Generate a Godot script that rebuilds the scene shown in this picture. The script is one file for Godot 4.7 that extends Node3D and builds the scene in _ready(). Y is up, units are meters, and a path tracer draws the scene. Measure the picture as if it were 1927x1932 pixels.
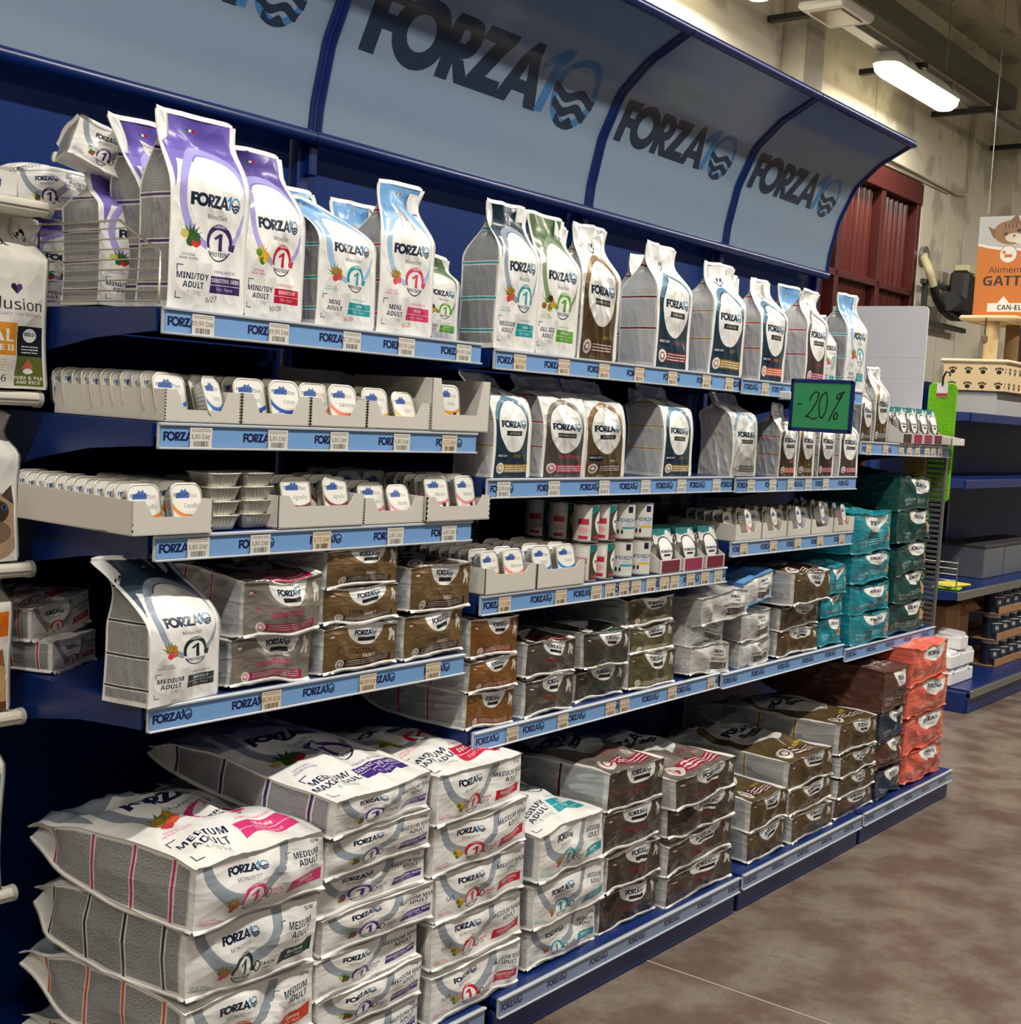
extends Node3D
# A pet-food aisle: four bays of blue gondola shelving (x runs along the shelves, z = 0 is the shelf
# front, +z is the aisle, y is up), the hall wall behind them, a far gondola and a white rack beside them.

const NAVY := Color8(24, 38, 64)
const LOGOBLUE := Color8(82, 138, 186)
const WHITE := Color8(232, 232, 230)
var CP := Vector3(-1.6109, 1.6190, 2.0961)
var CF := Vector3(0.7920091, -0.07635978, -0.60571509)
var CR := Vector3(0.60997296, 0.05739586, 0.79034088)
var CU := Vector3(0.02558472, 0.99542699, -0.09203544)
const FOC := 2529.25

var M := {}
var T := {}
var taken := {}
var nz := FastNoiseLite.new()
var nz2 := FastNoiseLite.new()
var fonts := {}
var text_cache := {}
var crinkle: ImageTexture
var proto := {}

# ------------------------------------------------------------------ pixel helpers (direction only; the other two coordinates are known)
func ux(u: float, y: float, z: float) -> float:
	var n := CR - CF * ((u - 963.5) / FOC)
	return CP.x - ((y - CP.y) * n.y + (z - CP.z) * n.z) / n.x

# ------------------------------------------------------------------ naming and tagging
func numbered(called: String) -> String:
	if not taken.has(called):
		taken[called] = 0
		return called
	taken[called] += 1
	return "%s_%03d" % [called, taken[called]]

func tag(o: Node3D, label: String, category: String, group := "", kind := "") -> void:
	o.set_meta("label", label)
	if category: o.set_meta("category", category)
	if group: o.set_meta("group", group)
	if kind: o.set_meta("kind", kind)

func thing(called: String, label: String, category: String, at := Vector3.ZERO, group := "") -> Node3D:
	var o := Node3D.new()
	o.name = numbered(called)
	add_child(o, true)
	o.position = at
	tag(o, label, category, group)
	return o

func part(called: String, mesh: Mesh, m: Material, parent: Node, at := Vector3.ZERO, rot := Vector3.ZERO) -> MeshInstance3D:
	var o := MeshInstance3D.new()
	o.name = numbered(called) if parent == self else called
	o.mesh = mesh
	o.material_override = m
	o.cast_shadow = GeometryInstance3D.SHADOW_CASTING_SETTING_ON
	parent.add_child(o, true)
	o.position = at
	o.rotation = rot
	return o

func struct(called: String, mesh: Mesh, m: Material, at := Vector3.ZERO, label := "", rot := Vector3.ZERO) -> MeshInstance3D:
	var o := part(called, mesh, m, self, at, rot)
	o.set_meta("kind", "structure")
	if label: o.set_meta("label", label)
	return o

func dup(root: Node3D, at: Vector3, label := "", group := "") -> Node3D:
	var r: Node3D = root.duplicate()
	var base := String(root.name)
	var cut := base.rfind("_0")
	if cut > 0 and base.length() - cut == 4: base = base.substr(0, cut)
	r.name = numbered(base)
	add_child(r, true)
	r.position = at
	if label: r.set_meta("label", label)
	if group: r.set_meta("group", group)
	return r

# ------------------------------------------------------------------ meshes
func tri_mesh(v: PackedVector3Array, idx: PackedInt32Array, uv := PackedVector2Array(), nrm := PackedVector3Array()) -> ArrayMesh:
	if nrm.size():
		# front faces run clockwise: turn round each triangle that disagrees with its normals
		for i in range(0, idx.size(), 3):
			var p := v[idx[i]]
			if (v[idx[i + 1]] - p).cross(v[idx[i + 2]] - p).dot(nrm[idx[i]] + nrm[idx[i + 1]] + nrm[idx[i + 2]]) > 0.0:
				var q := idx[i + 1]
				idx[i + 1] = idx[i + 2]
				idx[i + 2] = q
	var a := []
	a.resize(Mesh.ARRAY_MAX)
	a[Mesh.ARRAY_VERTEX] = v
	a[Mesh.ARRAY_INDEX] = idx
	if uv.size(): a[Mesh.ARRAY_TEX_UV] = uv
	if nrm.size(): a[Mesh.ARRAY_NORMAL] = nrm
	var m := ArrayMesh.new()
	m.add_surface_from_arrays(Mesh.PRIMITIVE_TRIANGLES, a)
	return m

func bx(sx: float, sy: float, sz: float) -> Mesh:
	return bevel_box(Vector3(sx, sy, sz), minf(0.004, minf(sx, minf(sy, sz)) * 0.2))

func bevel_box(s: Vector3, b: float) -> ArrayMesh:
	# a box with chamfered edges, flat shaded
	var st := SurfaceTool.new()
	st.begin(Mesh.PRIMITIVE_TRIANGLES)
	st.set_smooth_group(-1)
	var h := s * 0.5
	var key := {}
	for ax in 3:
		for sg in [-1.0, 1.0]:
			for a in [-1.0, 1.0]:
				for c in [-1.0, 1.0]:
					var p := Vector3.ZERO
					p[ax] = sg * h[ax]
					p[(ax + 1) % 3] = a * (h[(ax + 1) % 3] - b)
					p[(ax + 2) % 3] = c * (h[(ax + 2) % 3] - b)
					key[Vector4(ax, sg, a, c)] = p
	var quad := func(p0: Vector3, p1: Vector3, p2: Vector3, p3: Vector3):
		var n := (p1 - p0).cross(p2 - p0)
		var q := [p0, p1, p2, p0, p2, p3]
		if n.dot(p0 + p2) > 0.0: q = [p0, p2, p1, p0, p3, p2]
		for p in q:
			var ap: Vector3 = n.abs()
			var mx := ap.max_axis_index()
			var uvp := Vector2(p.x, -p.y) if mx == 2 else (Vector2(p.x, p.z) if mx == 1 else Vector2(p.z, -p.y))
			st.set_uv(uvp)
			st.add_vertex(p)
	for ax in 3:
		for sg in [-1.0, 1.0]:
			quad.call(key[Vector4(ax, sg, -1, -1)], key[Vector4(ax, sg, 1, -1)], key[Vector4(ax, sg, 1, 1)], key[Vector4(ax, sg, -1, 1)])
		var bx2 := (ax + 1) % 3
		for sa in [-1.0, 1.0]:
			for sb in [-1.0, 1.0]:
				quad.call(key[Vector4(ax, sa, sb, -1)], key[Vector4(ax, sa, sb, 1)], key[Vector4(bx2, sb, 1, sa)], key[Vector4(bx2, sb, -1, sa)])
	for sx in [-1.0, 1.0]:
		for sy in [-1.0, 1.0]:
			for sz in [-1.0, 1.0]:
				var p0: Vector3 = key[Vector4(0, sx, sy, sz)]
				var p1: Vector3 = key[Vector4(1, sy, sz, sx)]
				var p2: Vector3 = key[Vector4(2, sz, sx, sy)]
				var n := (p1 - p0).cross(p2 - p0)
				for p in ([p0, p2, p1] if n.dot(p0) > 0.0 else [p0, p1, p2]):
					st.set_uv(Vector2(p.x, p.y))
					st.add_vertex(p)
	st.generate_normals()
	return st.commit()

func extr(poly: PackedVector2Array, th: float) -> ArrayMesh:
	# a polygon in the xy plane given a thickness along z
	var st := SurfaceTool.new()
	st.begin(Mesh.PRIMITIVE_TRIANGLES)
	st.set_smooth_group(-1)
	var t := Geometry2D.triangulate_polygon(poly)
	for sg in [-1.0, 1.0]:
		for i in range(0, t.size(), 3):
			var tr := [t[i], t[i + 1], t[i + 2]]
			var a: Vector2 = poly[tr[0]]
			var b: Vector2 = poly[tr[1]]
			var c: Vector2 = poly[tr[2]]
			if ((b - a).cross(c - a) > 0.0) == (sg > 0.0): tr = [t[i], t[i + 2], t[i + 1]]
			for k in tr:
				st.set_uv(Vector2(poly[k].x, -poly[k].y))
				st.add_vertex(Vector3(poly[k].x, poly[k].y, sg * th * 0.5))
	var cc := Geometry2D.is_polygon_clockwise(poly)
	for i in poly.size():
		var p := poly[i]
		var q := poly[(i + 1) % poly.size()]
		var a := Vector3(p.x, p.y, th * 0.5)
		var b := Vector3(q.x, q.y, th * 0.5)
		var c := Vector3(q.x, q.y, -th * 0.5)
		var d := Vector3(p.x, p.y, -th * 0.5)
		for k in ([a, b, c, a, c, d] if not cc else [a, c, b, a, d, c]):
			st.set_uv(Vector2(k.x, -k.y))
			st.add_vertex(k)
	st.generate_normals()
	return st.commit()

func tube(path: PackedVector3Array, r: float, sides := 8, closed := false) -> ArrayMesh:
	var v := PackedVector3Array()
	var nr := PackedVector3Array()
	var idx := PackedInt32Array()
	var n := path.size()
	var up := Vector3(0.13, 0.97, 0.21).normalized()
	for i in n:
		var d := path[mini(i + 1, n - 1)] - path[maxi(i - 1, 0)]
		if closed: d = path[(i + 1) % n] - path[(i + n - 1) % n]
		d = d.normalized()
		if absf(d.dot(up)) > 0.98: up = Vector3(1, 0.1, 0)
		var a := d.cross(up).normalized()
		var b := a.cross(d).normalized()
		up = b
		for k in sides:
			var t := TAU * k / sides
			var o := a * cos(t) + b * sin(t)
			v.append(path[i] + o * r)
			nr.append(o)
	for i in (n if closed else n - 1):
		var j := (i + 1) % n
		for k in sides:
			var k2 := (k + 1) % sides
			idx.append_array([i * sides + k, i * sides + k2, j * sides + k, i * sides + k2, j * sides + k2, j * sides + k])
	if not closed:
		for e in [0, n - 1]:
			var c := v.size()
			v.append(path[e])
			nr.append((path[0] - path[1]).normalized() if e == 0 else (path[n - 1] - path[n - 2]).normalized())
			for k in sides:
				idx.append_array([c, e * sides + k, e * sides + (k + 1) % sides])
	return tri_mesh(v, idx, PackedVector2Array(), nr)

func cyl(r: float, h: float, r2 := -1.0, seg := 24) -> CylinderMesh:
	var c := CylinderMesh.new()
	c.bottom_radius = r
	c.top_radius = r2 if r2 >= 0.0 else r
	c.height = h
	c.radial_segments = seg
	c.rings = 1
	return c

func merge(list: Array) -> ArrayMesh:
	# [[mesh, Transform3D], ...] joined into the one mesh of ONE part
	var st := SurfaceTool.new()
	for e in list: st.append_from(e[0], 0, e[1])
	return st.commit()

func move(v: Vector3) -> Transform3D:
	return Transform3D(Basis.IDENTITY, v)

# ------------------------------------------------------------------ materials
func mat(c: Color, rough := 0.6, metal := 0.0, spec := 0.5) -> StandardMaterial3D:
	var m := StandardMaterial3D.new()
	m.albedo_color = c
	m.roughness = rough
	m.metallic = metal
	m.metallic_specular = spec
	m.cull_mode = BaseMaterial3D.CULL_DISABLED
	return m

func tmat(t: Texture2D, rough := 0.45, bump := 0.0, metal := 0.0) -> StandardMaterial3D:
	var m := mat(Color.WHITE, rough, metal)
	m.albedo_texture = t
	if bump > 0.0:
		m.normal_enabled = true
		m.normal_texture = crinkle
		m.normal_scale = bump
	return m

# ------------------------------------------------------------------ printing onto images
class Ink:
	var im: Image
	var w: int
	var h: int
	func _init(ww: int, hh: int, c: Color):
		w = ww
		h = hh
		im = Image.create(w, h, true, Image.FORMAT_RGB8)
		im.fill(c)
	func rect(x: float, y: float, ww: float, hh: float, c: Color) -> void:
		im.fill_rect(Rect2i(roundi(x), roundi(y), maxi(1, roundi(ww)), maxi(1, roundi(hh))), c)
	func poly(cs: Array, c: Color) -> void:
		var y0 := 1e9
		var y1 := -1e9
		for k in cs:
			for p in k:
				y0 = minf(y0, p.y)
				y1 = maxf(y1, p.y)
		for yy in range(maxi(0, floori(y0)), mini(h, ceili(y1))):
			var yc := yy + 0.5
			var xs := PackedFloat32Array()
			for k in cs:
				var n: int = k.size()
				for i in n:
					var a: Vector2 = k[i]
					var b: Vector2 = k[(i + 1) % n]
					if (a.y <= yc) != (b.y <= yc): xs.append(a.x + (yc - a.y) / (b.y - a.y) * (b.x - a.x))
			xs.sort()
			for i in range(0, xs.size() - 1, 2):
				var xa := roundi(xs[i])
				var xb := roundi(xs[i + 1])
				if xb > xa: im.fill_rect(Rect2i(xa, yy, xb - xa, 1), c)
	static func oval(cx: float, cy: float, rx: float, ry: float, a0 := 0.0, a1 := TAU, n := 40) -> PackedVector2Array:
		var p := PackedVector2Array()
		for i in n:
			var t := a0 + (a1 - a0) * i / (n if is_equal_approx(a1 - a0, TAU) else n - 1)
			p.append(Vector2(cx + rx * cos(t), cy + ry * sin(t)))
		return p
	func disc(cx: float, cy: float, rx: float, ry: float, c: Color) -> void:
		poly([oval(cx, cy, rx, ry)], c)
	func ring(cx: float, cy: float, rx: float, ry: float, th: float, c: Color) -> void:
		poly([oval(cx, cy, rx, ry), oval(cx, cy, rx - th, ry - th)], c)
	func band(cx: float, cy: float, rx: float, ry: float, th: float, a0: float, a1: float, c: Color) -> void:
		var o := oval(cx, cy, rx, ry, a0, a1)
		var i := oval(cx, cy, rx - th, ry - th, a0, a1)
		i.reverse()
		o.append_array(i)
		poly([o], c)
	func lines(x: float, y: float, ww: float, n: int, step: float, th: float, c: Color, seed := 1) -> void:
		var r := RandomNumberGenerator.new()
		r.seed = seed
		for k in n:
			var xx := 0.0
			while xx < ww - 2.0:
				var l := r.randf_range(3.0, 14.0)
				rect(x + xx, y + k * step, minf(l, ww - xx), th, c)
				xx += l + 2.0

func glyphs(s: String, style: String) -> Array:
	var key := s + style
	if text_cache.has(key): return text_cache[key]
	if not fonts.has(style):
		var f := SystemFont.new()
		f.font_names = PackedStringArray(["Droid Serif" if style == "serif" else "Droid Sans"])
		f.font_weight = 700 if style == "bold" else 400
		fonts[style] = f
	var tm := TextMesh.new()
	tm.text = s
	tm.font = fonts[style]
	tm.font_size = 40
	tm.pixel_size = 1.0
	tm.depth = 0.0
	tm.curve_step = 2.0
	var ar := tm.get_mesh_arrays()
	var bb := tm.get_aabb()
	text_cache[key] = [ar[Mesh.ARRAY_VERTEX], ar[Mesh.ARRAY_INDEX], bb]
	return text_cache[key]

func write(k: Ink, s: String, x: float, y: float, hh: float, c: Color, style := "bold", anchor := 0.5, slope := 0.0, wide := 1.0) -> void:
	# y is the middle of the line, hh the height of a capital letter
	var g := glyphs(s, style)
	var v: PackedVector3Array = g[0]
	var ix: PackedInt32Array = g[1]
	var bb: AABB = g[2]
	var sc := hh / 29.0
	var p := PackedVector2Array()
	for q in v:
		var px := (q.x - bb.position.x - bb.size.x * anchor) * sc * wide
		p.append(Vector2(x + px, y - (q.y) * sc + slope * px))
	for i in range(0, ix.size(), 3):
		k.poly([PackedVector2Array([p[ix[i]], p[ix[i + 1]], p[ix[i + 2]]])], c)

func pv(a: Array, x: float, y: float, s: float, wx := 1.0, slope := 0.0) -> PackedVector2Array:
	var o := PackedVector2Array()
	for i in range(0, a.size(), 2): o.append(Vector2(x + a[i] * s * wx, y - a[i + 1] * s + slope * a[i] * s * wx))
	return o

func logo(k: Ink, x: float, y: float, s: float, c := NAVY, c2 := LOGOBLUE, bg := WHITE, wx := 1.0) -> void:
	# the word mark: FORZA, a blue 1 and a blue ring with waves in it; x, y is the lower left corner, s the letter height
	k.poly([pv([0, 0, 0, 1, .6, 1, .6, .76, .28, .76, .28, .6, .54, .6, .54, .37, .28, .37, .28, 0], x, y, s, wx)], c)
	k.poly([Ink.oval(x + 1.0 * s * wx, y - .5 * s, .54 * s * wx, .53 * s), Ink.oval(x + 1.0 * s * wx, y - .5 * s, .27 * s * wx, .27 * s)], c)
	var r := pv([1.5, 0, 1.5, 1], x, y, s, wx)
	r.append_array(Ink.oval(x + 1.86 * s * wx, y - .68 * s, .33 * s * wx, .32 * s, -PI / 2, PI / 2, 12))
	r.append_array(pv([1.95, .36, 2.24, 0, 1.92, 0, 1.76, .26, 1.76, 0], x, y, s, wx))
	k.poly([r, pv([1.76, .78, 1.87, .78, 1.93, .68, 1.87, .58, 1.76, .58], x, y, s, wx)], c)
	k.poly([pv([2.17, 1, 2.85, 1, 2.85, .82, 2.5, .24, 2.85, .24, 2.85, 0, 2.13, 0, 2.13, .18, 2.46, .76, 2.17, .76], x, y, s, wx)], c)
	k.poly([pv([2.8, 0, 3.24, 1.04, 3.42, 1.04, 3.84, 0, 3.54, 0, 3.47, .2, 3.16, .2, 3.09, 0], x, y, s, wx), pv([3.23, .4, 3.41, .4, 3.32, .68], x, y, s, wx)], c)
	k.poly([pv([3.6, .78, 3.92, 1.14, 4.12, 1.14, 4.0, .02, 3.8, .02, 3.88, .82, 3.66, .66], x, y, s, wx)], c2)
	var cx := x + 4.62 * s * wx
	var cy := y - .5 * s
	k.ring(cx, cy, .56 * s * wx, .62 * s, .15 * s, c2)
	for j in 3:
		var top := .52 - j * .24
		var pts := PackedVector2Array()
		for i in 13:
			var xx := -1.0 + i / 6.0
			var lim := sqrt(maxf(0.0, 1.0 - pow((top - .5 - .08) / .62, 2.0))) * .56
			pts.append(Vector2(cx + xx * lim * s * wx, y - (top + .06 * sin(xx * 5.0)) * s))
		for i in 13:
			var xx := 1.0 - i / 6.0
			var low := top - .16
			var lim := sqrt(maxf(0.0, 1.0 - pow((low - .5) / .62, 2.0))) * .56
			if j == 2:
				# the lowest wave fills the rounded foot of the ring
				lim = sqrt(maxf(0.0, 1.0 - pow((top - .58) / .62, 2.0))) * .56
				pts.append(Vector2(cx + xx * lim * s * wx, y - (.5 - .62 * sqrt(maxf(0.0, 1.0 - pow(xx * lim / .56, 2.0)))) * s))
			else: pts.append(Vector2(cx + xx * lim * s * wx, y - (low + .06 * sin(xx * 5.0)) * s))
		k.poly([pts], c)

func fin(k: Ink) -> ImageTexture:
	k.im.generate_mipmaps()
	return ImageTexture.create_from_image(k.im)

func fruit(k: Ink, x: float, y: float, s: float, kind: int) -> void:
	var r := RandomNumberGenerator.new()
	r.seed = 7 + kind
	var cols: Array = [[Color8(52, 92, 40), Color8(178, 24, 30), Color8(196, 30, 34), Color8(196, 186, 90)], [Color8(214, 160, 30), Color8(86, 134, 36), Color8(60, 120, 40), Color8(204, 180, 60)],
		[Color8(168, 128, 50), Color8(200, 90, 60), Color8(110, 110, 50), Color8(206, 60, 70)], [Color8(214, 150, 30), Color8(74, 44, 20), Color8(96, 130, 40), Color8(150, 96, 40)]][kind]
	for i in 7:
		var a := -PI * 0.15 - i * 0.42
		k.poly([PackedVector2Array([Vector2(x - s * .12, y), Vector2(x + cos(a) * s * .62, y + sin(a) * s * .7), Vector2(x + s * .12, y)])], cols[0] if kind < 2 else cols[2])
	for i in 5: k.disc(x + r.randf_range(-.34, .36) * s, y + r.randf_range(-.28, .34) * s, s * .19, s * .19, cols[i % 4])

func one_mark(k: Ink, x: float, y: float, r: float, c: Color, sq := 1.0) -> void:
	k.disc(x, y, r, r * sq, c)
	k.disc(x, y + r * .12, r * .78, r * .8 * sq, WHITE)
	k.rect(x - r, y + r * .42 * sq, r * 2.0, r * .62 * sq, WHITE)
	k.band(x, y + r * .1, r * .98, r * 1.05 * sq, r * .08, 0.5, PI - 0.5, NAVY)
	write(k, "1", x - r * .04, y + r * .06, r * 1.0 * sq, c, "bold", .5, 0.0, 1.3)
	write(k, "PROTEIN", x, y + r * .74 * sq, r * .24, NAVY)
	write(k, "TOLERANCE", x, y - r * .86 * sq, r * .16, WHITE)
	k.poly([PackedVector2Array([Vector2(x + r * .72, y + r * .2), Vector2(x + r * 1.3, y + r * .04), Vector2(x + r * 1.12, y + r * .5), Vector2(x + r * .8, y + r * .48)])], c)

func dog_outline(k: Ink, x: float, y: float, s: float, c: Color) -> void:
	k.poly([pv([0, 0, .1, .5, .02, .78, .16, .98, .3, .96, .34, .8, .95, .66, 1.08, .86, 1.04, .6, 1.02, 0, .9, 0, .88, .36, .34, .36, .24, 0, .12, 0, .1, .1], x, y, s)], c)

func front_mono(top: Color, bandc: Color, acc: Color, l1: String, l2: String, sub: String, hand: String, fr: int, dog := false) -> ImageTexture:
	var k := Ink.new(320, 640, WHITE)
	k.rect(12, 0, 296, 120, top)
	k.poly([PackedVector2Array([Vector2(12, 118), Vector2(308, 118), Vector2(308, 230), Vector2(270, 170), Vector2(40, 150), Vector2(12, 250)])], top.lerp(bandc, .35))
	k.ring(176, 268, 150, 178, 26, bandc)
	k.disc(180, 272, 126, 152, WHITE)
	k.rect(0, 0, 12, 640, WHITE)
	k.rect(308, 0, 12, 640, WHITE)
	k.rect(140, 34, 16, 8, Color8(40, 110, 60))
	k.rect(156, 34, 12, 8, WHITE)
	k.rect(168, 34, 16, 8, Color8(180, 30, 40))
	if dog: dog_outline(k, 110, 190, 100, Color8(150, 154, 158))
	logo(k, 66, 300, 42)
	write(k, "MonoDiet", 180, 330, 15, Color8(50, 56, 66), "regular")
	fruit(k, 74, 408, 78, fr)
	write(k, "OFFICINAL", 66, 462, 8, acc, "regular")
	write(k, "HERBS POWER", 66, 474, 8, acc, "regular")
	one_mark(k, 196, 408, 58, acc)
	k.rect(22, 496, 3, 22, NAVY)
	k.rect(22, 496, 24, 3, NAVY)
	k.rect(22, 584, 3, 22, NAVY)
	k.rect(22, 604, 24, 3, NAVY)
	write(k, l1, 88, 530, 20, NAVY)
	write(k, l2, 92, 558, 20, NAVY)
	write(k, "1-10 kg", 96, 582, 13, Color8(120, 122, 126), "regular")
	write(k, "HYPOALLERGENIC", 232, 508, 9, acc, "regular")
	k.rect(164, 522, 144, 56, acc)
	k.rect(164, 550, 144, 2, WHITE)
	write(k, sub, 234, 536, 13, WHITE)
	write(k, "Fish - Pesce", 234, 564, 11, WHITE, "regular")
	if hand: write(k, hand, 176, 600, 18, Color8(20, 20, 24) if fr < 2 else Color8(200, 60, 40), "regular", .5, -0.12)
	return fin(k)

func front_active(body: Color, arc: Color, acc: Color, name1: String, name2: String, upper := WHITE, mini := false) -> ImageTexture:
	var k := Ink.new(320, 640, upper)
	k.poly([PackedVector2Array([Vector2(14, 640), Vector2(14, 330), Vector2(60, 200), Vector2(260, 200), Vector2(306, 330), Vector2(306, 640)])], body)
	k.disc(160, 310, 148, 178, body)
	k.band(160, 310, 148, 178, 24, PI * 1.05, PI * 1.95, arc)
	k.disc(160, 322, 122, 160, WHITE)
	k.rect(0, 0, 14, 640, WHITE)
	k.rect(306, 0, 14, 640, WHITE)
	k.band(160, 84, 34, 42, 8, 0.3, PI - .3, Color8(40, 40, 44))
	k.disc(152, 88, 6, 12, Color8(40, 40, 44))
	k.disc(172, 88, 6, 12, Color8(40, 40, 44))
	k.lines(40, 60, 70, 5, 9, 3, Color8(120, 122, 124), 3)
	logo(k, 54, 330, 42)
	k.rect(88, 350, 140, 30, Color8(34, 36, 40))
	write(k, "INTESTINAL ACTIVE" if not mini else "ACTIVE LINE", 158, 365, 12, Color8(190, 190, 186))
	dog_outline(k, 120, 262, 76, Color8(206, 206, 204))
	if mini:
		k.rect(30, 488, 92, 42, Color8(22, 36, 56))
		write(k, "MINI TOY", 76, 505, 13, WHITE)
	write(k, name1, 196, 505, 20, acc.lerp(WHITE, .1))
	if name2: write(k, name2, 230, 530, 16, Color8(226, 190, 40) if name2 != "FASE 1" else WHITE)
	k.rect(70, 556, 236, 50, acc)
	k.disc(66, 581, 34, 34, Color8(220, 214, 208))
	k.ring(66, 581, 20, 20, 6, acc)
	k.lines(110, 564, 180, 3, 14, 6, WHITE, 5)
	return fin(k)

func front_pro(body: Color) -> ImageTexture:
	var k := Ink.new(256, 512, body)
	k.disc(140, 90, 96, 110, WHITE)
	logo(k, 62, 110, 30)
	k.rect(20, 250, 216, 3, body.lightened(.25))
	write(k, "MEDIUM", 70, 420, 20, body.lightened(.5))
	write(k, "ADULT", 70, 446, 20, body.lightened(.5))
	k.lines(130, 408, 100, 3, 20, 8, body.lightened(.4), 4)
	return fin(k)

func base_mono(acc: Color, l1: String, l2: String, sub: String, hand: String, fr: int) -> ImageTexture:
	var k := Ink.new(640, 256, WHITE)
	k.ring(240, -30, 215, 230, 46, Color8(146, 156, 168))
	k.disc(240, -30, 169, 184, WHITE)
	logo(k, 150, 76, 34)
	write(k, "MONODIET", 236, 100, 15, Color8(60, 66, 78), "regular")
	fruit(k, 156, 190, 66, fr)
	one_mark(k, 254, 182, 56, acc, 1.0)
	k.ring(330, 196, 14, 22, 5, Color8(60, 60, 40))
	write(k, "GRAIN", 372, 190, 15, acc)
	write(k, "FREE", 372, 208, 10, acc)
	write(k, "OFFICINAL", 62, 218, 12, acc, "regular")
	write(k, "HERBS POWER", 66, 232, 12, acc, "regular")
	k.rect(432, 52, 3, 26, NAVY)
	k.rect(432, 52, 26, 3, NAVY)
	k.rect(412, 90, 40, 16, Color8(244, 244, 242))
	write(k, l1, 540, 76, 28, NAVY, "bold", .5, 0.0, .85)
	write(k, l2, 548, 112, 28, NAVY, "bold", .5, 0.0, .9)
	write(k, "11-70 kg", 556, 140, 16, Color8(110, 112, 118), "regular")
	k.poly([PackedVector2Array([Vector2(444, 172), Vector2(622, 160), Vector2(620, 214), Vector2(432, 226)])], acc)
	write(k, sub, 530, 186, 17, WHITE, "bold", .5, -.07)
	write(k, "Fish - Pesce", 530, 206, 12, WHITE, "regular", .5, -.07)
	write(k, "12 Kg", 590, 26, 14, NAVY)
	if hand: write(k, hand, 96, 150, 26, Color8(26, 26, 30), "regular", .5, -.1)
	return fin(k)

func base_active(body: Color, acc: Color, name1: String, name2: String, pill := true) -> ImageTexture:
	var k := Ink.new(512, 224, body)
	k.disc(290, 0, 128, 104, WHITE)
	logo(k, 214, 50, 30)
	k.rect(238, 62, 116, 22, Color8(38, 38, 40))
	k.poly([pv([0, 0, .1, .6, .0, .9, .2, 1.0, .3, .8, .5, .6, .45, 0, .35, 0, .3, .4, .15, .1], 450, 110, 90)], Color8(226, 222, 216))
	k.rect(40, 40, 26, 8, WHITE)
	k.rect(66, 40, 14, 8, Color8(180, 30, 40))
	k.rect(84, 108, 3, 26, acc)
	k.rect(84, 108, 30, 3, acc)
	write(k, name1, 260, 138, 28, acc.darkened(.1), "bold", .5, 0.0, .95)
	if name2: write(k, name2, 300, 166, 19, WHITE)
	if pill:
		k.rect(100, 178, 370, 38, acc.darkened(.25))
		k.disc(98, 197, 26, 26, Color8(216, 210, 204))
		k.ring(98, 197, 15, 15, 4, acc)
		k.lines(140, 184, 310, 3, 10, 4, Color8(216, 206, 200), 6)
	return fin(k)

func base_pro(body: Color) -> ImageTexture:
	var k := Ink.new(384, 192, body)
	k.poly([Ink.oval(240, 0, 110, 92)], WHITE)
	logo(k, 178, 50, 24)
	write(k, "ADULT", 240, 66, 10, NAVY)
	k.ring(354, 40, 16, 20, 5, Color8(196, 206, 120))
	k.poly([pv([0, 0, .1, .6, .0, .9, .2, 1.0, .3, .8, .5, .6, .45, 0], 344, 150, 80)], Color8(204, 150, 110))
	k.rect(60, 118, 2, 24, body.lightened(.5))
	k.rect(60, 118, 24, 2, body.lightened(.5))
	write(k, "MEDIUM", 112, 138, 16, body.lightened(.55))
	write(k, "ADULT", 112, 160, 16, body.lightened(.55))
	k.rect(180, 120, 140, 50, body.darkened(.18))
	k.lines(190, 130, 116, 3, 13, 7, body.lightened(.5), 9)
	return fin(k)

func base_silver() -> ImageTexture:
	var k := Ink.new(512, 224, Color8(206, 207, 206))
	k.rect(270, 0, 200, 224, Color8(228, 228, 226))
	logo(k, 300, 62, 22)
	k.rect(330, 76, 80, 8, Color8(90, 90, 92))
	write(k, "WEIGHT CONTROL", 372, 118, 22, Color8(60, 60, 62))
	k.rect(250, 146, 226, 54, Color8(40, 40, 42))
	k.disc(250, 173, 27, 27, Color8(170, 170, 168))
	k.lines(284, 156, 180, 3, 13, 6, Color8(170, 170, 166), 4)
	return fin(k)

func gusset(acc: Color, dense := true) -> ImageTexture:
	var k := Ink.new(192, 640, Color8(222, 222, 220))
	k.rect(10, 120, 172, 500, Color8(172, 174, 176) if dense else Color8(198, 200, 202))
	var r := RandomNumberGenerator.new()
	r.seed = 11
	for yy in range(126, 616, 5):
		var x := 12
		while x < 178:
			var l := r.randi_range(3, 12)
			k.rect(x, yy, mini(l, 180 - x), 3, Color8(92, 94, 98) if dense else Color8(170, 172, 174))
			x += l + 2
	for yy in [112, 270, 420, 560] if dense else [112, 280, 440]:
		k.rect(6, yy - 4, 180, 18, Color8(214, 214, 212))
		k.rect(6, yy, 180, 9, acc)
	return fin(k)

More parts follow.
